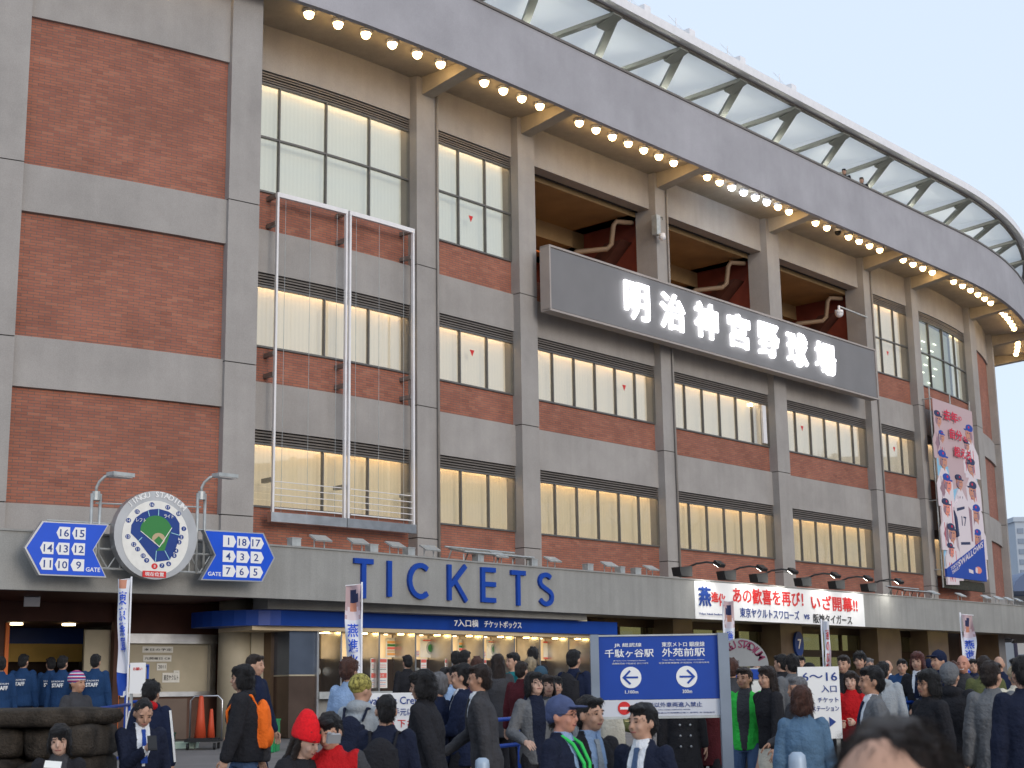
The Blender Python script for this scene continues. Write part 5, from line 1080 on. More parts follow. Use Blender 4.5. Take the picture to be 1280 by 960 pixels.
def person(x, y, d, yaw, pose, top, tc, bc, hair, hc, label, inner='white', tie=None, sk=0, hy=0, hp=0, slim=False, bottom='trousers', fine=False, hands='dd', face=True, smile=False, glasses=False, hatcol=None, sleeves=None, shoes='black', hat=None, hh=None, H=None):
    """x, y: where the crown is seen in the photograph; d: metres away; yaw 0 faces the camera, 90 to the right"""
    top_h = {'tallbeanie': 1.81}.get(hat or hair, 1.735); p = at(x, y, d); gz = g(d); h = p.z-gz; sc = H/1.72 if H else min(1.10, max(.86, h/top_h))
    NPEOPLE.append((x, y, d, round(h/top_h*1.72, 2)))
    root = thing('person', label, 'person', (p.x, p.y, gz), radians(yaw)); root.scale = (sc, sc, sc)
    hyr, hpr = radians(hy), radians(hp); J = skeleton(pose, slim); HM = headmat(hyr, hpr, J['lean'])
    add('body', tmpl_body(pose, slim, hyr, hpr, fine, hands), skin(sk), root)
    T_ = tmpl_top(pose, slim, top, fine); names = {'suit': 'suit_jacket', 'open': 'jacket', 'jacket': 'jacket', 'coat': 'coat', 'hoodie': 'hoodie', 'puffer': 'padded_jacket', 'shirt': 'shirt', 'vest': 'vest'}
    add(names[top], T_['top'], cl(tc), root)
    if 'inner' in T_: add('shirt' if top != 'vest' else 'sleeve', T_['inner'], cl(sleeves or inner), root)
    if 'inner2' in T_: add('sleeve', T_['inner2'], cl(sleeves or inner), root)
    if bc: add('skirt' if bottom == 'skirt' else 'trousers', tmpl_bottom(pose, slim, bottom, fine), cl(bc), root)
    for n in 'LR':
        A_ = J['A'+n]; tilt = -.5 if A_.z > .12 else 0
        add('shoe', tmpl_shoe(), cl(shoes), root, Matrix.Translation((A_.x, A_.y, A_.z-.085))@Matrix.Rotation(tilt, 4, 'X'))
    if hair != 'bald': add('hair', tmpl_hair(hair, fine), HAIR[hc], root, HM if not hat else HM@Matrix.Translation((0, .012, 1.60))@Matrix.Diagonal((.93, .93, .93, 1))@Matrix.Translation((0, -.012, -1.60)))
    if hat: add('hat', tmpl_hair(hat, fine), hatcol, root, HM)
    if face: facebits(root, HM, smile, glasses, HAIR[hc if hair != 'bald' else 'dbrown'])
    if tie:
        mb = MB(); ln = J['lean']; rg = torso_rings(J, .8, 1, .010, slim)
        def yf(z):
            for a, b in zip(rg, rg[1:]):
                if a[2] <= z <= b[2]: k = (z-a[2])/(b[2]-a[2]); return a[1]+(b[1]-a[1])*k-(a[4]+(b[4]-a[4])*k)
            return rg[-1][1]-rg[-1][4]
        zs2 = [1.44, 1.425, 1.405, 1.30, 1.22, 1.15] if top == 'suit' else [1.44, 1.425, 1.405, 1.30, 1.15, 1.0]; ws = [.017, .019, .014, .020, .026, .030]
        for (za, wa), (zb2, wb) in zip(zip(zs2, ws), list(zip(zs2, ws))[1:]):
            ya, yb = yf(za)-.012, yf(zb2)-.012; mb.hexa([(-wb, yb+.012, zb2), (wb, yb+.012, zb2), (wb, yb-.004, zb2), (-wb, yb-.004, zb2), (-wa, ya+.012, za), (wa, ya+.012, za), (wa, ya-.004, za), (-wa, ya-.004, za)])
        tm_ = mb.build('tie', [cl(tie)]); tm_.parent = root
        mb = MB()
        for s_ in (-1, 1): mb.hexa([(s_*.006, yf(1.43)-.012, 1.425), (s_*.055, yf(1.43)+.02, 1.445), (s_*.055, yf(1.43)+.035, 1.445), (s_*.006, yf(1.43)+.0, 1.425), (s_*.012, yf(1.465)-.008, 1.475), (s_*.060, yf(1.46)+.03, 1.49), (s_*.060, yf(1.46)+.045, 1.49), (s_*.012, yf(1.465)+.006, 1.475)])
        c_ = mb.build('collar', [cl('white' if inner in ('white',) else inner)]); c_.parent = root
    root['_'] = 0; del root['_']
    root_M = Matrix.LocRotScale(root.location, root.rotation_euler, root.scale)
    return root, root_M, J
def acc(name, mb, m, M4, label, cat, vox=None, group=None):
    if vox: me = remesh(mb, vox, 2, .004, 12); me.materials.append(m if not isinstance(m, list) else m[0]); o = bpy.data.objects.new(name, me); COL.objects.link(o)
    else: o = mb.build(name, m)
    o.matrix_world = M4; return tag(o, label, cat, group)
def backpack(r, colour, label, sz=1., extra=None):
    root, MM, J = r; ln = J['lean']; mb = MB(); mb.sphere((0, .21-ln, 1.18), 1, 16, 12, 0, (.15*sz, .085*sz, .23*sz)); mb.box((0, .20-ln, 1.14), (.25*sz, .12, .36*sz)); mb.sphere((0, .27-ln, 1.07), 1, 12, 8, 0, (.11*sz, .05, .11))
    for s_ in (-1, 1): mb.tube([(s_*.09, .16-ln, 1.33), (s_*.11, .09-ln*.8, 1.445), (s_*.12, -.03-ln*.8, 1.43), (s_*.125, -.135-ln*.7, 1.30), (s_*.14, -.13-ln*.5, 1.15), (s_*.17, .02, 1.06), (s_*.10, .16-ln*.5, 1.02)], .016, 6)
    o = acc('backpack', mb, cl(colour), MM, label, 'backpack', .011); o.location = MM.to_translation(); return o
def handpos(r, n='R', off=(0, 0, 0)):
    root, MM, J = r; d = (J['W'+n]-J['E'+n]).normalized(); return MM@(J['W'+n]+d*.09+Vector(off))
def bag(pos, size, m, label, cat='bag', name='bag', handle=.25, rz=0.):
    mb = MB(); sx, sy, sz = size; loft(mb, [(0, 0, -sz, sx*.9, sy*.9), (0, 0, -sz+.02, sx, sy), (0, 0, -sz*.5, sx, sy), (0, 0, -.03, sx*.75, sy*.6), (0, 0, 0, sx*.6, sy*.35)], 14)
    mb.tube([(-sx*.5, 0, -.02), (-sx*.3, 0, handle*.7), (0, 0, handle), (sx*.3, 0, handle*.7), (sx*.5, 0, -.02)], .012, 6)
    me = remesh(mb, .011, 1, .006, 14); me.materials.append(m); o = bpy.data.objects.new(name, me); COL.objects.link(o); o.location = pos-Vector((0, 0, handle)); o.rotation_euler = (0, 0, rz); return tag(o, label, cat)
# ---------------------------------------------------------------- who stands where
pp = person
# left: the staff at the doorway
staff = 'white STAFF print'
def staffer(x, y, d, yaw, label, pose='stand', hy=0):
    r = pp(x, y, d, yaw, pose, 'jacket', 'staff', 'navy', 'short', 'black', label, hy=hy, face=False); root = r[0]; mb = MB()
    fnb = lambda a, b, dd: Vector((-a, .155+dd, b))
    text(mb, 'STAFF', -.10, .10, 1.20, 1.265, fnb, 0, .006, 0, off=.02); o = mb.build('back_print', [M['white_print']]); o.parent = root
    mb = MB(); text(mb, 'STADIUM', -.11, .11, 1.285, 1.31, fnb, 0, .006, 0); o = mb.build('back_print', [M['white_print']]); o.parent = root
    return r
staffer(1, 820, 25, -150, 'staff member in navy jacket at the left edge of the picture')
staffer(30, 817, 27, 175, 'staff member with white back print second from the left edge, before the dark doorway')
staffer(64, 821, 28, -165, 'staff member half hidden behind another in the middle of the doorway', hy=20)
staffer(79, 819, 26.5, 170, 'staff member in navy jacket right of the middle of the doorway')
staffer(120, 817, 26, 178, 'staff member in navy jacket standing alone by the pale door leaf')
stripe = mat('striped_knit', (.5, .1, .2), .9); t_ = stripe.node_tree; b_ = t_.nodes['Principled BSDF']; tc_ = t_.nodes.new('ShaderNodeTexCoord'); sx_ = t_.nodes.new('ShaderNodeSeparateXYZ'); mu_ = t_.nodes.new('ShaderNodeMath'); mu_.operation = 'MULTIPLY'; mu_.inputs[1].default_value = 26; fr_ = t_.nodes.new('ShaderNodeMath'); fr_.operation = 'FRACT'; cr_ = t_.nodes.new('ShaderNodeValToRGB')
t_.links.new(tc_.outputs['Object'], sx_.inputs[0]); t_.links.new(sx_.outputs[2], mu_.inputs[0]); t_.links.new(mu_.outputs[0], fr_.inputs[0]); t_.links.new(fr_.outputs[0], cr_.inputs[0]); t_.links.new(cr_.outputs[0], b_.inputs['Base Color'])
cr_.color_ramp.interpolation = 'CONSTANT'; e_ = cr_.color_ramp.elements; e_[0].color = (.42, .03, .12, 1); e_[1].position = .35; e_[1].color = (.6, .6, .62, 1); x_ = e_.new(.65); x_.color = (.06, .07, .25, 1)
pp(97, 839, 17, 65, 'wait', 'jacket', 'charcoal', 'charcoal', 'crop', 'black', 'person in a striped knit hat and grey jacket behind the stone wall', hat='beanie', hatcol=stripe, sk=1)
r = pp(190, 850, 15, 165, 'stand', 'hoodie', 'navy', 'navy', 'tuft', 'black', 'person seen from behind with a red hood, behind the man with the phone', hands='dd', face=False)
mb = MB()
for s_ in (-1, 1):
    J_ = r[2]; n_ = 'L' if s_ > 0 else 'R'; S_, E_, W_ = J_['S'+n_], J_['E'+n_], J_['W'+n_]; u_ = Vector((s_*.068, .01, 0)); v_ = Vector((s_*.056, .01, 0))
    for dx in (0, .022): mb.tube([S_+u_+Vector((0, dx, .02)), E_+v_+Vector((s_*.008, dx, 0)), W_+v_*.9+Vector((0, dx, .02))], .007, 5)
o = mb.build('sleeve_stripe', [M['white_print']]); o.parent = r[0]
mb = MB(); mb.sphere((0, .08, 1.462), 1, 14, 10, 0, (.118, .075, .060)); o = mb.build('hood', [cl('red')], smooth=True); o.parent = r[0]
r = pp(178, 869, 12.3, 28, 'phone', 'suit', 'dnavy', 'dnavy', 'crop', 'black', 'man in a dark suit with blue tie looking down at his phone', tie='blue', hp=28, fine=True, hands='dg')
def phone(r, n, label):
    p = handpos(r, n, (.0, -.02, .01)); mb = MB(); mb.box((0, 0, 0), (.072, .010, .14)); mb.box((0, -.006, 0), (.062, .002, .12), 0, 1); o = mb.build('phone', [M['black'], M['black']]); o.location = p; o.rotation_euler = (-.7, 0, radians(20)); return tag(o, label, 'phone')
phone(r, 'R', 'dark phone held at chest height by the man in the suit')
pp(76, 908, 10.6, 8, 'hold', 'open', 'black', 'black', 'bob', 'black', 'woman with short black hair in a black jacket before the stone wall', inner='charcoal', slim=True, hp=8, fine=True, sk=2, hands='gg')
mb = MB(); mb.box((0, 0, 0), (.11, .006, .07)); o = mb.build('leaflet', [M['paper']]); p = at(66, 956, 10.2); o.location = p; o.rotation_euler = (-.9, .1, .2); tag(o, 'white leaflet in the hands of the woman in black at lower left', 'leaflet')
# walkers before the shutter
pp(316, 817, 18, 75, 'walk', 'jacket', 'navy', 'navy', 'short', 'dbrown', 'person in navy walking behind the one with the orange backpack', hy=0)
r = pp(308, 830, 14.5, -80, 'walk', 'puffer', 'black', 'denim', 'bob', 'black', 'person in a black jacket and jeans striding left with an orange backpack', fine=True, hy=-5)
backpack(r, 'orange', 'orange backpack on the person striding left')
bag(r[1]@Vector((-.12, .10, 1.30)), (.15, .09, .36), cl('charcoal'), 'dark grey bag slung at the side of the striding person', handle=.12)
# couple with the camera
redknit = mat('red_knit', (.78, .012, .02), .9, 0, 60, .15, .5)
pp(377, 887, 9.6, 55, 'camera', 'puffer', 'black', 'black', 'long', 'dbrown', 'woman in a tall red knit hat looking at a camera', hat='tallbeanie', hatcol=redknit, slim=True, hp=18, hy=10, fine=True, sk=2, hands='gg')
r = pp(416, 887, 9.7, -8, 'hug', 'vest', 'red', 'black', 'short', 'black', 'man in a red vest with black sleeves beside the woman in the red hat', sleeves='charcoal', hp=22, hy=-12, fine=True, hands='gd')
p = at(417, 923, 9.25); mb = MB(); mb.box((0, 0, 0), (.085, .028, .055)); mb.tube([(.01, .014, 0), (.01, .04, 0)], .024, 14); mb.box((-.03, .0, .034), (.02, .018, .008)); o = mb.build('compact_camera', [M['silver']]); o.location = p; o.rotation_euler = (.3, 0, .5); tag(o, 'silver compact camera held between the couple in red', 'camera')
# next to the flag
camo = mat('patterned_scarf', (.25, .22, .06), .8, 0, 45, .9)
r = pp(451, 843, 13, 160, 'stand', 'hoodie', 'lgrey', 'charcoal', 'bald', 'black', 'woman in a patterned head scarf and pale grey hoodie seen from behind', hat='beanie', hatcol=camo, slim=True, face=False, hy=-25); backpack(r, 'dnavy', 'dark backpack on the woman in the head scarf', .9)
pp(437, 822, 16, 150, 'stand', 'jacket', 'ltblue', 'navy', 'tuft', 'brown', 'person with reddish brown hair and pale blue jacket under the flag', face=False)
r = pp(483, 866, 11, 172, 'stand', 'jacket', 'dnavy', 'black', 'crop', 'black', 'young man in a dark navy jacket seen from behind with a black backpack', hy=18, fine=True, face=False); backpack(r, 'black', 'black backpack on the young man in navy')
r = pp(536, 836, 12.6, -100, 'walkb', 'coat', 'black', 'black', 'bob', 'black', 'person in a long black coat walking left with a briefcase', fine=True, hp=6)
p = handpos(r, 'L'); mb = MB(); mb.box((0, 0, -.22), (.42, .10, .30)); mb.tube([(-.08, 0, -.08), (-.06, 0, -.01), (.06, 0, -.01), (.08, 0, -.08)], .010, 6); o = acc('briefcase', mb, leather, Matrix.Translation(p)@Matrix.Rotation(radians(10), 4, 'Z'), 'black leather briefcase carried by the person in the long coat', 'briefcase', .010)
pp(550, 839, 14.2, -120, 'walk', 'jacket', 'navy', 'black', 'short', 'grey', 'grey-haired person walking behind the one with the briefcase')
r = pp(577, 828, 14.2, -95, 'hold', 'suit', 'navy', 'black', 'short', 'black', 'man in a navy suit holding papers and a red folder', tie='navy', fine=True, hands='gg')
p = handpos(r, 'R', (0, 0, -.1)); mb = MB(); mb.box((0, 0, 0), (.24, .02, .32)); o = mb.build('folder', [M['red']]); o.location = p+Vector((.12, .02, -.22)); o.rotation_euler = (0, .12, .3); tag(o, 'red folder held at the side of the man in navy', 'folder')
mb = MB(); mb.box((0, 0, 0), (.21, .01, .15)); o = mb.build('paper_sheet', [M['paper']]); o.location = handpos(r, 'L', (0, 0, .03)); o.rotation_euler = (-1.0, 0, .4); tag(o, 'white sheet of paper in the hand of the man in navy', 'paper')
r = pp(607, 829, 13.4, -92, 'carry', 'suit', 'charcoal', 'charcoal', 'short', 'dbrown', 'man in a charcoal suit striding left with a white plastic bag', tie='charcoal', fine=True, sk=1, hands='gg')
plast = mat('white_plastic', (.72, .73, .76), .35, 0, 20, .08, .8); bag(handpos(r, 'R'), (.13, .10, .34), plast, 'white plastic bag hanging from the hand of the striding man', name='plastic_bag', handle=.06)
# the queue at the ticket windows
Qs = [(509, 818, 26, -150, 'stand', 'suit', 'black', 'short', 'black', 'person in a dark suit at the ticket window left in the row'), (570, 813, 25, 170, 'stand', 'jacket', 'charcoal', 'short', 'black', 'person in grey at the ticket window beside a taller one'), (581, 812, 23.5, 150, 'stand', 'jacket', 'taupe', 'short', 'black', 'tall black-haired person in a brown-grey jacket in the ticket queue'),
 (597, 821, 22, 160, 'stand', 'jacket', 'purple', 'tuft', 'brown', 'person with tousled brown hair in a dark purple top in the queue'), (622, 817, 21, -165, 'stand', 'coat', 'charcoal', 'long', 'dbrown', 'woman with long dark hair and grey coat in the queue'), (641, 815, 21.5, -60, 'stand', 'shirt', 'teal', 'short', 'black', 'man in a teal shirt in the ticket queue'),
 (663, 822, 22, 175, 'stand', 'coat', 'beige', 'tuft', 'blond', 'person with fair hair and beige coat in the queue'), (666, 809, 25, 180, 'stand', 'jacket', 'black', 'tuft', 'black', 'tall person in black behind the fair-haired one'), (556, 834, 20, 165, 'stand', 'jacket', 'black', 'bob', 'black', 'black-haired person low behind the blue rail'), (567, 832, 18.5, -110, 'stand', 'jacket', 'ltblue', 'short', 'black', 'person with glasses and pale blue shirt beside the man in navy'), (652, 826, 19.5, 150, 'stand', 'jacket', 'maroon', 'short', 'dbrown', 'person in dark maroon between the teal shirt and the fair hair')]
for x, y, d, yaw, pose, top, tc, hr, hc, lab in Qs: pp(x, y, d, yaw, pose, top, tc, 'black', hr, hc, lab, slim=hr in ('long', 'bob'), face=abs(yaw) < 120)
pp(676, 833, 19, 160, 'stand', 'jacket', 'navy', 'black', 'crop', 'black', 'person in a dark blue knit hat in the queue', hat='beanie', hatcol=mat('slate_knit', (.03, .07, .11), .9), face=False)
pp(669, 839, 14.6, 15, 'wait', 'open', 'grey', 'black', 'bob', 'black', 'woman with glasses and a grey cape over navy looking up', inner='dnavy', slim=True, glasses=True, hp=-14, hy=15, fine=True, sk=2)
pp(684, 843, 15.4, 10, 'wait', 'jacket', 'charcoal', 'black', 'bob', 'dbrown', 'smaller person with brown fringe right of the woman with glasses', slim=True, hp=-8)
pp(695, 845, 16.2, 12, 'stand', 'jacket', 'lgrey', 'black', 'tuft', 'black', 'person in pale grey looking up, right of the brown fringe', slim=True, hp=-15)
r = pp(717, 811, 19.5, 150, 'stand', 'jacket', 'navy', 'black', 'short', 'black', 'person in navy with a big dark backpack at the right end of the ticket windows', face=False); backpack(r, 'black', 'big dark backpack at the right end of the ticket windows', 1.15)
# three men in front of the direction board
navycap = cl('blue'); PALc = mat('faded_navy_cap', (.06, .08, .17), .85, 0, 20, .15, .3)
r = pp(702, 868, 9.6, 62, 'stand', 'suit', 'dnavy', 'black', 'crop', 'black', 'older man in a blue cap and dark blazer with a green lanyard', inner='ltblue', tie='navy', hat='cap', hatcol=PALc, glasses=True, fine=True, sk=3)
J_ = r[2]; mb = MB(); mb.tube([(.055, -.01, 1.48), (.065, -.10, 1.42), (.055, -.165, 1.30), (.03, -.17, 1.12), (.02, -.165, .98)], .012, 6); mb.tube([(-.055, -.01, 1.48), (-.05, -.10, 1.42), (-.03, -.165, 1.30), (.0, -.17, 1.12), (.01, -.165, .98)], .012, 6); mb.box((.01, -.172, .93), (.08, .006, .11)); o = mb.build('lanyard', [mat('bright_green', (.03, .55, .10), .6)]); o.parent = r[0]
pp(736, 868, 9.9, 30, 'stand', 'suit', 'black', 'black', 'short', 'black', 'smiling man in a black suit with a pale tie', inner='ltblue', tie='lgrey', fine=True, hy=18)
r = pp(803, 877, 9.5, -38, 'stand', 'suit', 'dnavy', 'black', 'short', 'black', 'man in a dark suit with a striped navy tie before the direction board', inner='white', tie='denim', fine=True, smile=False, sk=0, hy=-14)
pp(764, 838, 16.5, 90, 'wait', 'coat', 'olive', 'black', 'short', 'dbrown', 'person in an olive coat mostly hidden behind the direction board'); bag(at(765, 862, 15.9), (.13, .05, .36), cl('cream'), 'cream tote bag behind the smiling man', name='tote_bag', handle=.22)
r = pp(850, 836, 16.3, 5, 'stand', 'coat', 'black', 'black', 'short', 'black', 'person in a black coat with pale buttons under the direction board'); mb = MB()
for i in range(4):
    for s_ in (-1, 1): mb.sphere((s_*.06, -.165-.008*i, 1.22-.12*i), .014, 8, 6)
o = mb.build('coat_button', [M['silver']]); o.parent = r[0]; o['kind'] = 'stuff'
pp(882, 838, 16.8, -20, 'stand', 'coat', 'maroon', 'black', 'short', 'brown', 'person in a dark maroon coat beside the right post of the board')
# right half
pp(930, 833, 16, -24, 'stand', 'open', 'green', 'denim', 'short', 'dbrown', 'man in a bright green jacket and jeans right of the direction board', inner='charcoal', fine=True, sk=1, hy=-14)
pp(914, 823, 18.5, 170, 'stand', 'jacket', 'charcoal', 'black', 'tuft', 'brown', 'person in dark grey behind the man in the green jacket', face=False)
r = pp(961, 832, 15.6, -60, 'walk', 'jacket', 'black', 'cream', 'long', 'dbrown', 'woman with long brown hair, black top and white skirt walking left', slim=True, bottom='skirt', fine=True); bag(r[1]@Vector((.28, -.05, 1.12)), (.16, .08, .17), cl('red'), 'red and black handbag at the side of the walking woman', name='handbag', handle=.1)
R2 = [(976, 817, 20, -130, 'coat', 'black', 'short', 'black', 'black-haired person left of the pair behind the long-haired woman'), (989, 818, 19, -160, 'jacket', 'grey', 'tuft', 'black', 'black-haired person right of the pair behind the long-haired woman'), (1000, 819, 24, -15, 'suit', 'navy', 'short', 'black', 'man in a dark suit facing the camera left of the white entrance board'),
 (1012, 829, 22, 60, 'jacket', 'black', 'hat', 'black', 'person in a black brimmed hat behind the white entrance board'), (1054, 818, 19.5, -35, 'jacket', 'black', 'short', 'dbrown', 'person in a black jacket just right of the white entrance board'), (1074, 814, 20.5, -20, 'jacket', 'brown', 'tuft', 'black', 'taller person in brown behind the woman in red'), (1103, 826, 18, 150, 'hoodie', 'lgrey', 'short', 'black', 'person in a pale grey hooded top seen from behind'), (1109, 824, 23, -20, 'suit', 'charcoal', 'bald', 'black', 'bald man in a suit behind the grey hoodie'),
 (1127, 823, 22, -15, 'puffer', 'staff', 'short', 'black', 'person in a blue padded jacket by the pale doors'), (1146, 814, 19, -30, 'suit', 'black', 'bob', 'red', 'person with reddish bob hair in a black jacket'), (1172, 812, 18.5, -60, 'jacket', 'navy', 'crop', 'black', 'person in a navy baseball cap with an orange collar'), (1203, 817, 18.5, -30, 'jacket', 'charcoal', 'bald', 'black', 'man with a shaved head in a grey jacket, smiling'),
 (1229, 819, 18, 165, 'jacket', 'olive', 'short', 'dbrown', 'person in an olive shirt beside the shaven-headed man'), (1248, 819, 21, 170, 'jacket', 'navy', 'bald', 'black', 'bald person in navy seen from behind near the right edge'), (1268, 832, 17, 170, 'jacket', 'cream', 'crop', 'grey', 'person in a pale knit hat near the right edge'), (1216, 823, 23, -10, 'jacket', 'navy', 'short', 'black', 'person in navy far behind the olive shirt'), (944, 826, 23, 20, 'jacket', 'navy', 'short', 'black', 'person in navy in front of the round-topped board'), (1086, 822, 25, 10, 'jacket', 'lgrey', 'short', 'grey', 'far person in pale grey behind the red jacket'), (1160, 823, 25, -160, 'jacket', 'charcoal', 'short', 'black', 'far person in grey behind the navy cap'), (1190, 826, 24, -150, 'coat', 'brown', 'bob', 'brown', 'far woman in a brown coat left of the shaven-headed man'), (1034, 826, 25, 160, 'jacket', 'denim', 'short', 'black', 'far person in a blue jacket above the entrance board')]
for x, y, d, yaw, top, tc, hr, hc, lab in R2:
    hat = hr if hr == 'hat' else ('cap' if 'cap' in lab else 'beanie' if 'knit hat' in lab else None)
    pp(x, y, d, yaw, 'stand' if (x % 2) else 'wait', top, tc, 'black', 'crop' if hr == 'hat' else hr, hc, lab, slim=hr in ('long', 'bob'), face=abs(yaw) < 120, hat=hat, hatcol={'hat': cl('black'), 'cap': cl('navy'), 'beanie': cl('beige'), None: None}[hat], tie='navy' if top == 'suit' else None, sk=3 if 'shave' in lab else 0, smile='smil' in lab)
pp(996, 845, 14.2, -75, 'wait', 'jacket', 'charcoal', 'black', 'short', 'grey', 'grey-haired person in profile left of the white entrance board', sk=1)
r = pp(1001, 856, 12, 172, 'stand', 'jacket', 'jean', 'charcoal', 'bob', 'brown', 'woman with brown bob hair in a faded denim jacket seen from behind', slim=True, fine=True, face=False); bag(r[1]@Vector((.02, -.12, .96))+Vector((.12, -.25, 0)), (.17, .08, .26), mat('brown_red_leather', (.12, .02, .018), .4, 0, 20, .2, .3), 'brown-red leather bag beside the woman in denim', name='handbag', handle=.2)
pp(1063, 838, 17, -25, 'hold', 'jacket', 'red', 'black', 'long', 'dbrown', 'woman with brown hair in a bright red jacket', slim=True, fine=True, sk=2, hands='gg')
pp(1088, 831, 12.6, -88, 'stand', 'suit', 'grey', 'grey', 'short', 'black', 'man in a grey suit in profile facing left', fine=True, inner='white', sk=1, tie='navy')
pp(1159, 836, 13, -70, 'stand', 'jacket', 'black', 'black', 'bob', 'black', 'man with glasses in a black leather jacket facing left', glasses=True, fine=True, sk=1)
pp(1186, 827, 13.8, 150, 'hold', 'puffer', 'black', 'black', 'crop', 'grey', 'person in a grey flat cap and black padded coat', hat='cap', hatcol=cl('grey'), fine=True, face=False)
pp(1237, 825, 13.2, 165, 'stand', 'coat', 'grey', 'black', 'short', 'dbrown', 'woman in a long grey coat seen from behind', slim=True, fine=True, face=False, hy=-30)
pp(1277, 818, 11.6, 185, 'stand', 'coat', 'dnavy', 'black', 'short', 'black', 'person in a long dark coat cut off by the right edge', fine=True, face=False)
r = pp(1112, 892, 2.15, -34, 'stand', 'jacket', 'black', 'black', 'crop', 'black', 'blurred dark-haired person very near the camera at lower right', fine=True, hp=12, sk=0)
for ch in [o for o in bpy.data.objects if o.parent == r[0] and o.name.startswith('hair')]:
    ch.data = strands(ch.data.copy(), 5200, .040, .0011, 4, .7, .0); ch.data.materials.append(None); ch.material_slots[0].link = 'OBJECT'; ch.material_slots[0].material = HAIR['dbrown']; ch.matrix_basis = ch.matrix_basis@Matrix.Translation((0, .022, .002))
# spectators on the upper terrace
for x, y, lab in ((1055, 214, 'spectator in dark clothes leaning over the upper parapet'), (1077, 226, 'second spectator on the upper terrace, only the head showing')):
    o_ = 1.35; t, z = pl(x, y, o_); p = W(t, o_, z); r = pp(x, y, p.y, -20, 'hold', 'jacket', 'black', 'black', 'short', 'black', lab); root = r[0]; root.scale = (1, 1, 1); root.location = (p.x, p.y, W(t, o_, 17.15).z if z-17.15 > 1.3 else p.z-1.735)
# ================================================================== street things
# direction board
d = 14.6; A_ = at(747.5, 850, d); B_ = at(894, 850, d); gz = g(d); zt_ = at(820, 796, d).z; zb_ = at(820, 897.5, d).z
db = thing('direction_board', 'blue direction board with white arrows and station names between two grey posts', 'sign', ((A_.x+B_.x)/2, d, gz))
wB = B_.x-A_.x; hB = zt_-zb_
f = lambda a, b, dd: Vector((A_.x+wB*a, d-dd, zb_+hB*b))
def fb_(mb, a0, a1, b0, b1, d0, d1, mi=0): mb.prism([(a0, b0), (a1, b0), (a1, b1), (a0, b1)], f, d0, d1, mi)
for x0, x1, l in ((737, 747.3, 0), (893.8, 907, 1)):
    p, q = at(x0, 850, d), at(x1, 850, d); mb = MB(); mb.box(((p.x+q.x)/2, d, (gz+zt_+.02)/2), (q.x-p.x, .09, zt_+.02-gz)); mb.build('post', mat('grey_post', (.22, .26, .32), .45, .2, 4, .08), db)
mb = MB(); fb_(mb, 0, 1, .232, 1, -.03, .0); pan = mb.build('blue_panel', M['blue'], db); mb = MB(); fb_(mb, 0, 1, .03, .228, -.03, .0); wp = mb.build('white_panel', mat('off_white_panel', (.60, .62, .68), .5, 0, 3, .04), db)
mb = MB(); fb_(mb, -.005, 1.005, .0, .028, -.04, .01); fb_(mb, -.005, 1.005, 1.002, 1.02, -.04, .01); mb.build('panel_rail', M['galv'], db)
def bt(s_, a0, a1, b0, b1, par=pan, m='white_print', off=.012): mb = MB(); text(mb, s_, a0, a1, b0, b1, f, .002, .006, 0, off=off); mb.build('sign_lettering', M[m], par)
bt('JR 総武線', .13, .36, .865, .92); bt('千駄ヶ谷駅', .05, .46, .745, .845); bt('東京メトロ 銀座線', .53, .89, .865, .925); bt('外苑前駅', .53, .89, .745, .85)
bt('JR Sobu Line Sendagaya Station', .12, .39, .695, .712, off=0); bt('国電総武線 千駄谷站 센다가야역', .11, .41, .66, .68, off=0); bt('Tokyo Metro Ginza Line Gaienmae Station', .53, .88, .695, .712, off=0); bt('东京地铁银座线 外苑前站 가이엔마에역', .5, .92, .66, .68, off=0)
bt('1,100m', .21, .32, .30, .345); bt('300m', .69, .77, .30, .345)
asp = wB/hB
for cx_, s_ in ((.262, -1), (.73, 1)):
    mb = MB(); rr = .088; mb.prism([(cx_+rr*cos(i*pi/18), .50+rr*asp*sin(i*pi/18)) for i in range(36)], f, .001, .006); mb.build('arrow_disc', M['white_print'], pan)
    mb = MB(); F2 = lambda a, b, dd: f(cx_+s_*a, .50+b*asp, dd); mb.stroke([(-.06, 0), (.048, 0)], .016, F2, .007, .010); mb.stroke([(.005, .055), (.060, 0), (.005, -.055)], .016, F2, .007, .011); mb.build('arrow', M['blue'], pan)
mb = MB(); mb.prism([(.20+.054*cos(i*pi/18), .13+.054*asp*sin(i*pi/18)) for i in range(36)], f, .001, .006, 0); mb.prism([(.165, .115), (.235, .115), (.235, .145), (.165, .145)], f, .0065, .010, 1); mb.build('no_entry_mark', [M['red'], M['white_print']], wp)
bt('関係者以外車両進入禁止', .30, .85, .135, .195, wp, 'blue_navy', .004); bt('No entry except authorized vehicles', .45, .75, .098, .112, wp, 'blue_navy', 0); bt('关系者以外车辆禁止进入 관계자 외 진입금지', .45, .95, .06, .075, wp, 'blue_navy', 0)
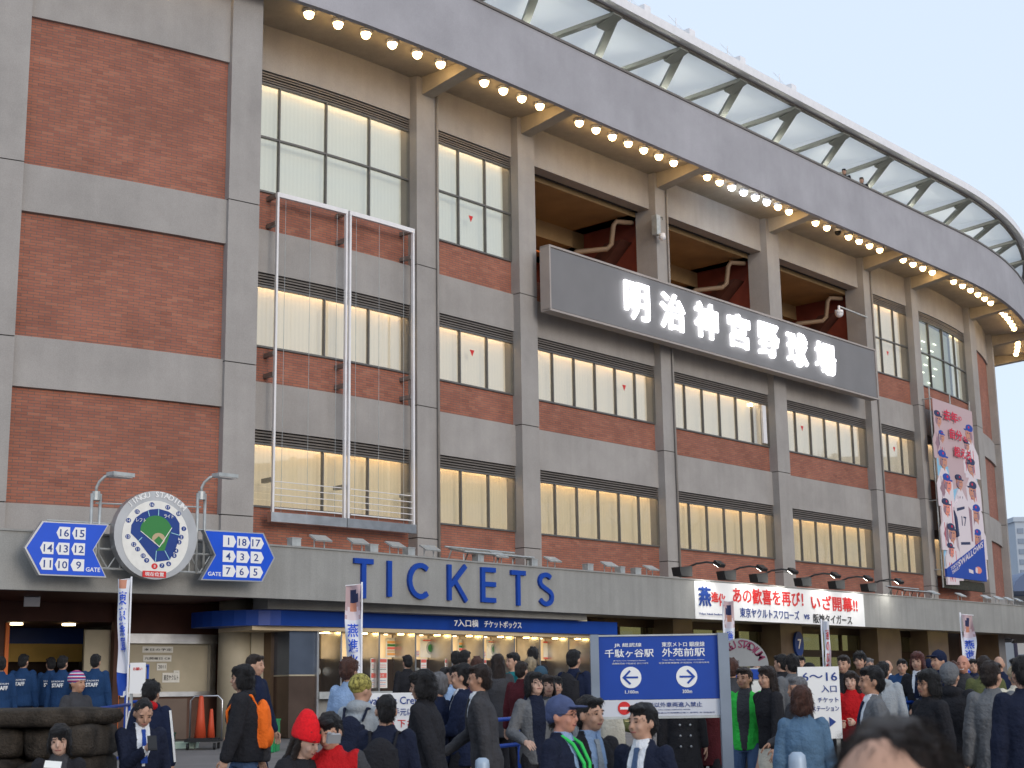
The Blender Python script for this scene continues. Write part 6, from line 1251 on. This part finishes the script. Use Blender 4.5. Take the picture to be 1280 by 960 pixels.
# round-topped stadium board
d = 21.5; c = at(921, 800, d); gz = g(d); R_ = (at(955, 830, d).x-at(887, 830, d).x)/2; top = at(921, 799, d).z
rb = thing('round_topped_board', 'grey board with a round top reading JINGU STADIUM in maroon behind the green jacket', 'board', (c.x, d, gz)); zc = top-R_
mb = MB(); fr2 = lambda a, b, dd: Vector((c.x+a, d-dd, zc+b)); mb.prism([(R_*cos(pi*i/24), R_*sin(pi*i/24)) for i in range(25)], fr2, -.12, 0); mb.build('arched_top', mat('grey_enamel', (.26, .27, .28), .4, .3, 3, .08), rb)
mb = MB(); mb.prism([(-R_, gz-zc), (R_, gz-zc), (R_, -.02), (-R_, -.02)], fr2, -.10, -.01); mb.build('lower_board', M['galv'], rb)
for i, ch in enumerate('JINGU STADIUM'):
    if ch == ' ': continue
    a = radians(152-i*10.4); v, q, as_ = textdata(ch, 0, .01); mb = MB(); up = Vector((cos(a), sin(a))); rt = Vector((sin(a), -cos(a))); h_ = .11; w_ = h_*min(as_, 1.15)
    P_ = [fr2(*(up*(R_*.80)+rt*((x-.5)*w_)+up*((y-.5)*h_)), .002+z*.006) for x, y, z in v]
    for k_ in q: mb.face([P_[j] for j in k_])
    mb.build('letter', mat('maroon_letter', (.20, .03, .08), .5) if i == 0 else bpy.data.materials['maroon_letter'], rb)
mb = MB(); mb.prism([(-R_*.5, -.18), (R_*.85, -.18), (R_*.85, -.04), (-R_*.5, -.04)], fr2, 0, .01, 0); mb.prism([(-R_*.5, -.9), (R_*.85, -.9), (R_*.85, -.2), (-R_*.5, -.2)], fr2, 0, .01, 1); mb.build('notice', [M['blue'], M['paper']], rb)
# white boards on the queue rails
def wboard(name, label, x0, x1, y0, y1, d, lines):
    a, b = at(x0, y1, d), at(x1, y1, d); z1, z0 = at((x0+x1)/2, y0, d).z, at((x0+x1)/2, y1, d).z; th = thing(name, label, 'board', ((a.x+b.x)/2, d, g(d))); W_, H_ = b.x-a.x, z1-z0
    f = lambda p, q, dd: Vector((a.x+W_*p, d-dd, z0+H_*q)); mb = MB(); mb.prism([(0, 0), (1, 0), (1, 1), (0, 1)], f, -.025, 0); bd = mb.build('white_panel', M['white_print'], th)
    for s_, p0, p1, q0, q1, m in lines: mb = MB(); text(mb, s_, p0, p1, q0, q1, f, .002, .007, 0, off=.008); mb.build('board_lettering', M[m], bd)
    for p in (.08, .92): mb = MB(); mb.bar(f(p, 0, -.06), Vector((a.x+W_*p, d+.06, g(d))), .04); mb.build('leg', M['galv'], th)
    return th
wboard('notice_board', 'white notice board reading Swallows Crew on the blue rail before the ticket windows', 455, 545, 866, 913, 17.5, [('Swallows Crew', .03, .83, .70, .90, 'blue_navy'), ('お手元にご用意', .36, 1.0, .40, .60, 'blue_navy'), ('ください 下さい', .02, .85, .10, .30, 'red')])
wboard('entrance_board', 'white board with gate numbers to 16 and an arrow at the right', 992, 1042.5, 834, 922, 16.5, [('6～16', .10, .95, .80, .92, 'blue_navy'), ('入口', .55, .92, .64, .74, 'blue_navy'), ('チケット', .45, .95, .50, .57, 'blue_navy'), ('ステーション', .30, .95, .38, .45, 'blue_navy'), ('▶', .70, .86, .16, .30, 'blue_navy')])
# blue rails
def rail(label, pts, zs_, every=1.5, cat='railing'):
    th = thing('queue_rail', label, cat, (pts[0][0], pts[0][1], g(pts[0][1])), 0, 'blue tube rails marking the queues')
    for h in zs_: mb = MB(); mb.tube([(x, y, g(y)+h) for x, y in pts], .024, 8); mb.build('rail', M['blue'], th, smooth=True)
    for (x0, y0), (x1, y1) in zip(pts, pts[1:]):
        n = max(1, round(sqrt((x1-x0)**2+(y1-y0)**2)/every))
        for i in range(n+1):
            x, y = x0+(x1-x0)*i/n, y0+(y1-y0)*i/n; mb = MB(); mb.tube([(x, y, g(y)), (x, y, g(y)+max(zs_)+.02)], .02, 8); mb.build('post', M['blue'], th, smooth=True)
            mb = MB(); mb.box((x, y, g(y)+.015), (.34, .06, .03), 0); mb.build('foot', M['galv'], th)
    return th
d1, d2 = 18.5, 24; p = lambda x, d: (at(x, 870, d).x, d)
rail('blue queue rail running from the left edge to the pale door', [p(-20, 18.6), p(88, 19.6), p(172, 22.5)], (.35, .72, 1.08), 1.1)
rail('short blue queue rail under the notices by the shutter', [p(167, 23.5), p(193, 23.8)], (.35, .72, 1.08, 1.62), .5)
wboard('notice_board', 'small pale notice board between two blue posts by the shutter', 171, 190, 829, 867, 23.3, [('お願い', .2, .8, .75, .85, 'red')])
rail('blue queue rail before the ticket windows', [p(455, 17.7), p(552, 18.0)], (.35, 1.06), 1.2)
rail('blue queue rail behind the man with the plastic bag', [p(562, 17.2), p(648, 18.2)], (.35, .72, 1.02), .8)
rail('blue queue rail between the red jacket and the padded coat', [p(1042, 18.6), p(1150, 19.4)], (.35, .72, 1.08), .7)
# nobori flags
def nobori(x, ytop, ybot, d, wpx, lab, mirror, kind, curl=0.):
    P = at(x, ytop, d); gz = g(d); zt = P.z; zb = at(x, ybot, d).z; w_ = wpx/F_PX*d; s_ = -1 if mirror else 1
    th = thing('banner_flag', lab, 'flag', (P.x, d, gz), 0, 'tall narrow advertising flags on white poles')
    mb = MB(); mb.tube([(P.x, d, gz), (P.x, d, zt+.03)], .014, 8); mb.build('pole', M['white'], th, smooth=True)
    mb = MB(); mb.tube([(P.x, d, zt), (P.x+s_*(w_+.02), d, zt-.02)], .008, 6); mb.build('cross_arm', M['white'], th)
    mb = MB(); mb.tube([(P.x, d, gz), (P.x, d, gz+.10)], .13, 14); mb.build('base', M['white'], th)
    n, m_ = 7, 26; rr = random.Random(int(x))
    def c(u, v, dd=0):
        wv = 1-curl*v*v; return Vector((P.x+s_*(u*w_*wv+.012+.05*curl*sin(v*6)), d-.06*sin(u*5+v*7+x)-.03*sin(v*13+u*3)-dd-.12*curl*sin(u*4+v*5), zt-(zt-zb)*v-.02*sin(u*3)))
    mb = MB()
    for i in range(n):
        for j in range(m_):
            q = [(i/n, j/m_), ((i+1)/n, j/m_), ((i+1)/n, (j+1)/m_), (i/n, (j+1)/m_)]
            for dd in (0, -.003):
                u, v = (i+.5)/n, (j+.5)/m_; mi = 0
                if kind == 'p':
                    if v < .30: mi = 2 if (u-.45)**2/.10+(v-.10)**2/.004 < 1 else 3 if (u-.5)**2/.05+(v-.18)**2/.004 < 1 else 4 if (u-.5)**2/.2+(v-.26)**2/.006 < 1 else 1
                    elif v > .88: mi = 5
                elif kind == 'q': mi = 5 if v > .80 and u > (v-.8)*2 else 3 if v < .08 and .3 < u < .8 else 0
                mb.face([c(a, b, dd) for a, b in (q if dd == 0 else q[::-1])], mi)
    fl = mb.build('flag_cloth', [mat('flag_white', (.72, .74, .80), .7) if 'flag_white' not in bpy.data.materials else bpy.data.materials['flag_white'], bpy.data.materials['print_pink'], bpy.data.materials['print_navy'], bpy.data.materials['print_skin'], bpy.data.materials['print_white'], bpy.data.materials['print_blue']], th, smooth=True)
    mb = MB(); chs = {'p': '燕進化新化', 'q': '東京燕軍団', 'r': '燕の応援'}[kind]; v0 = .34 if kind == 'p' else .10
    for i, ch in enumerate(chs[:4]):
        v, q, as_ = textdata(ch, 0, .012); a0, b0, hh_ = .18, v0+i*.135, .12
        P_ = [c((a0+.64*X) if s_ > 0 else 1-(a0+.64*X), b0+hh_*(1-Y), .006+.004*Z_) for X, Y, Z_ in v]
        for k_ in q: mb.face([P_[j] for j in k_])
    mb.build('flag_print', [M['ltblue'] if kind != 'r' else M['red']], fl); return th
nobori(166.5, 724, 868, 22.5, 15, 'white flag with blue characters twisted on its pole left of the shutter', True, 'q', .35)
nobori(453.5, 731, 872, 22, 19, 'white and blue player flag in front of the first ticket windows', True, 'p', .1)
nobori(901, 752, 860, 24, 12, 'small white flag with blue characters above the right post of the board', False, 'p', .2)
nobori(1022, 777, 880, 25, 9, 'narrow white flag with red characters over the entrance board', False, 'r', .4)
nobori(1194, 769, 860, 25, 15, 'player flag with red characters in front of the right entrance', False, 'p', .1)
# stone wall at the lower left
stm = mat('rough_stone', (.042, .034, .027), .95, 0, 7, .6, 1.2)
sw = thing('stone_wall', 'low wall of big rounded dark stones at the lower left corner', 'wall', (at(50, 900, 12).x, 12, g(12)))
def stone(x0, x1, y0, y1, d, dep=.5):
    a, b = at(x0, y1, d), at(x1, y0, d); cx_, cz_ = (a.x+b.x)/2, (a.z+b.z)/2; w_, h_ = (b.x-a.x)/2, (b.z-a.z)/2; mb = MB(); n, m_ = 20, 14; s0 = x0*.7+y0
    def pt(u, v):
        cu, su, cv, sv = cos(u), sin(u), cos(v), sin(v); e = lambda q, k: (abs(q)**k)*(1 if q >= 0 else -1)
        p = Vector((w_*e(cv, .42)*e(cu, .45), dep*e(cv, .42)*e(su, .45), h_*e(sv, .45))); k = 1.03+.17*noise.noise(p*3.2+Vector((s0, 0, 0)))+.05*noise.noise(p*11+Vector((0, s0, 0)))+.02*noise.noise(p*27); return Vector((cx_, d+dep, cz_))+p*k
    for i in range(n):
        for j in range(m_): u0, u1, v0, v1 = 2*pi*i/n, 2*pi*(i+1)/n, -pi/2+pi*j/m_, -pi/2+pi*(j+1)/m_; mb.face([pt(u0, v0), pt(u1, v0), pt(u1, v1), pt(u0, v1)])
    mb.build('stone', stm, sw, smooth=True)
stone(-120, 129, 884, 911, 12); stone(-70, 40, 910, 950, 12.1); stone(38, 92, 908, 952, 12.15); stone(88, 127, 906, 945, 12.05); stone(-60, 30, 948, 990, 12); stone(28, 84, 950, 992, 12.1); stone(82, 124, 942, 990, 12.1); stone(-60, 50, 986, 1040, 12); stone(48, 126, 988, 1045, 12)
# trolley, cones, crates
d = 29; c = at(264, 900, d); gz = g(d); tr = thing('hand_trolley', 'steel hand trolley with a wire rim by the brown wall', 'trolley', (c.x, d, gz)); mb = MB(); mb.box((c.x, d, gz+.16), (.62, .5, .04)); mb.build('deck', M['black'], tr)
mb = MB(); mb.tube([(c.x-.3, d+.2, gz+.16), (c.x-.3, d+.2, gz+.90), (c.x-.22, d+.2, gz+.98), (c.x+.22, d+.2, gz+.98), (c.x+.3, d+.2, gz+.90), (c.x+.3, d+.2, gz+.16)], .017, 8); mb.build('handle', M['steel'], tr, smooth=True)
for dx in (-.25, .25):
    for dy in (-.2, .2): mb = MB(); mb.tube([(c.x+dx-.02, d+dy, gz+.06), (c.x+dx+.02, d+dy, gz+.06)], .06, 12); mb.build('wheel', M['black'], tr)
def conething(x, y0, zoff, lab, dd, s_=1.):
    p = at(x, 900, dd); th = thing('traffic_cone', lab, 'cone', (p.x, dd, zoff), 0, 'orange traffic cones by the trolley'); mb = MB(); mb.tube([(p.x, dd, zoff+.03), (p.x, dd, zoff+.35*s_), (p.x, dd, zoff+.66*s_), (p.x, dd, zoff+.70*s_)], 0, 16, rs=[.10*s_, .065*s_, .04*s_, .03*s_]); mb.build('cone_body', mat('cone_orange', (.55, .075, .03), .5) if 'cone_orange' not in bpy.data.materials else bpy.data.materials['cone_orange'], th, smooth=True)
    mb = MB(); mb.box((p.x, dd, zoff+.015), (.36*s_, .36*s_, .03)); mb.build('cone_base', M['black'], th)
conething(260, 855, gz+.18, 'tall orange traffic cone standing on the trolley', 29, 1.15)
conething(273, 888, gz+.18, 'smaller orange traffic cone on the trolley, right of the tall one', 29.1, .8)
def crate(x, d, w_, h_, m, lab, z=None):
    p = at(x, 900, d); z = g(d) if z is None else z; th = thing('crate', lab, 'crate', (p.x, d, z)); mb = MB()
    for a, b, c_, e in ((-w_/2, 0, .03, .4), (w_/2, 0, .03, .4)): mb.box((p.x+a, d+b, z+h_/2), (c_, e, h_))
    for b in (-.2, .2): mb.box((p.x, d+b, z+h_/2), (w_+.03, .03, h_-.01))
    mb.box((p.x, d, z+.02), (w_, .38, .03)); mb.build('crate_wall', m, th); mb = MB(); mb.box((p.x, d-.2, z+h_+.012), (w_+.06, .05, .03)); mb.box((p.x, d+.2, z+h_+.012), (w_+.06, .05, .03)); mb.box((p.x-w_/2, d, z+h_+.014), (.05, .36, .03)); mb.box((p.x+w_/2, d, z+h_+.014), (.05, .36, .03)); mb.build('crate_rim', m, th)
gr1 = mat('dark_green_plastic', (.01, .07, .035), .5); gr2 = mat('green_plastic', (.02, .30, .10), .5)
crate(213, 29.5, .40, .26, gr1, 'dark green plastic crate against the brown wall'); crate(330, 28, .62, .18, gr2, 'bright green plastic crate by the booth corner'); crate(344, 28.2, .30, .55, gr2, 'tall green plastic bin by the booth corner')
crate(244, 29.3, .34, .10, mat('white_green_plastic', (.45, .55, .45), .5), 'flat pale crate beside the trolley')
# bollards
b0 = None
for x, y, d, lab in ((986, 938, 10.5, 'pale blue-grey bollard at the foot of the woman in denim'), (735, 950, 11, 'pale bollard below the smiling man'), (604, 945, 12.5, 'pale bollard below the plastic bag'), (505, 952, 11.8, 'pale bollard beside the young man with the backpack')):
    p = at(x, y, d); gz = g(d); h_ = p.z-gz
    if b0 is None: mb = MB(); mb.tube([(0, 0, 0), (0, 0, .80), (0, 0, .83), (0, 0, .845)], 0, 18, rs=[.06, .06, .055, .03]); b0 = mb.build('bollard', mat('bollard_paint', (.36, .44, .54), .45, .2, 6, .08), smooth=True); q = b0
    else: q = b0.copy(); COL.objects.link(q)
    q.location = (p.x, d, gz); q.scale = (1, 1, max(.5, h_/.845)); tag(q, lab, 'bollard', 'short pale bollards in the paving')
# ================================================================== across the street, seen only in the window panes
ob = thing('opposite_building', 'grey ribbed office block across the street, mirrored in the windows', 'building', (88, 45, ZG+EYE)); ow = mat('opposite_wall', (.17, .17, .15), .8, 0, .3, .15); zg = ZG+EYE
mb = MB(); mb.box((94, 45, zg+10.5), (16, 84, 21)); mb.build('wall', ow, ob)
for i in range(28): mb = MB(); mb.box((85.7, 4.5+i*3, zg+10.5), (.6, .5, 21.4)); mb.build('rib', ow, ob)
for i in range(27):
    for j in range(6): mb = MB(); mb.box((85.95, 6+i*3, zg+2.4+j*3.4), (.12, 2.0, 1.7)); mb.build('window', wm, ob)
bark = mat('bark', (.06, .05, .04), .9, 0, 6, .2, .5)
TL_ = ['nearest', 'second', 'third', 'fourth', 'fifth', 'farthest']
def tree(x, y, h, seed):
    rr = random.Random(seed); th = thing('bare_tree', TL_[seed]+' bare winter tree in the row across the street, mirrored in the windows', 'tree', (x, y, zg), 0, 'bare trees across the street')
    mb = MB(); tk = [(x, y, zg), (x+.1, y, zg+h*.2), (x-.1, y+.1, zg+h*.42)]; mb.tube(tk, 0, 10, rs=[.30, .24, .20]); mb.build('trunk', bark, th, smooth=True); mb = MB()
    def br(p, d, l, r, k):
        q = p+d*l; m_ = (p+q)/2+Vector((rr.uniform(-1, 1), rr.uniform(-1, 1), 0))*l*.07; mb.tube([p, m_, q], 0, 5, rs=[r, r*.85, r*.65], cap=False)
        if k == 0: return
        for _ in range(3 if k > 1 else 4):
            e = (d*1.1+Vector((rr.uniform(-1, 1), rr.uniform(-1, 1), rr.uniform(-.1, .8)))*.75).normalized(); br(q, e, l*rr.uniform(.6, .82), r*.6, k-1)
    for _ in range(4): br(Vector(tk[-1]), Vector((rr.uniform(-.6, .6), rr.uniform(-.6, .6), 1)).normalized(), h*.2, .13, 4)
    mb.build('branches', bark, th)
for i, (x, y, h) in enumerate(((48, 30, 15), (52, 39, 17), (47, 48, 16), (54, 57, 17), (50, 66, 15), (57, 75, 17))): tree(x, y, h, i)
# ================================================================== ground
def ground():
    mb = MB(); ys = [-60, 0, 4, 9, 11.5, 14, 17, 20, 23, 26, 28.5, 31, 36, 60, 120, 300, 900]; xs = [-900, -200, -60, -20, 0, 20, 60, 200, 900]
    for y0, y1 in zip(ys, ys[1:]):
        for x0, x1 in zip(xs, xs[1:]): mb.face([(x0, y0, g(y0)), (x1, y0, g(y0)), (x1, y1, g(y1)), (x0, y1, g(y1))])
    return tag(mb.build('paving', M['asphalt']), kind='structure')
ground()
for s_ in WS: bpy.data.scenes.remove(s_)
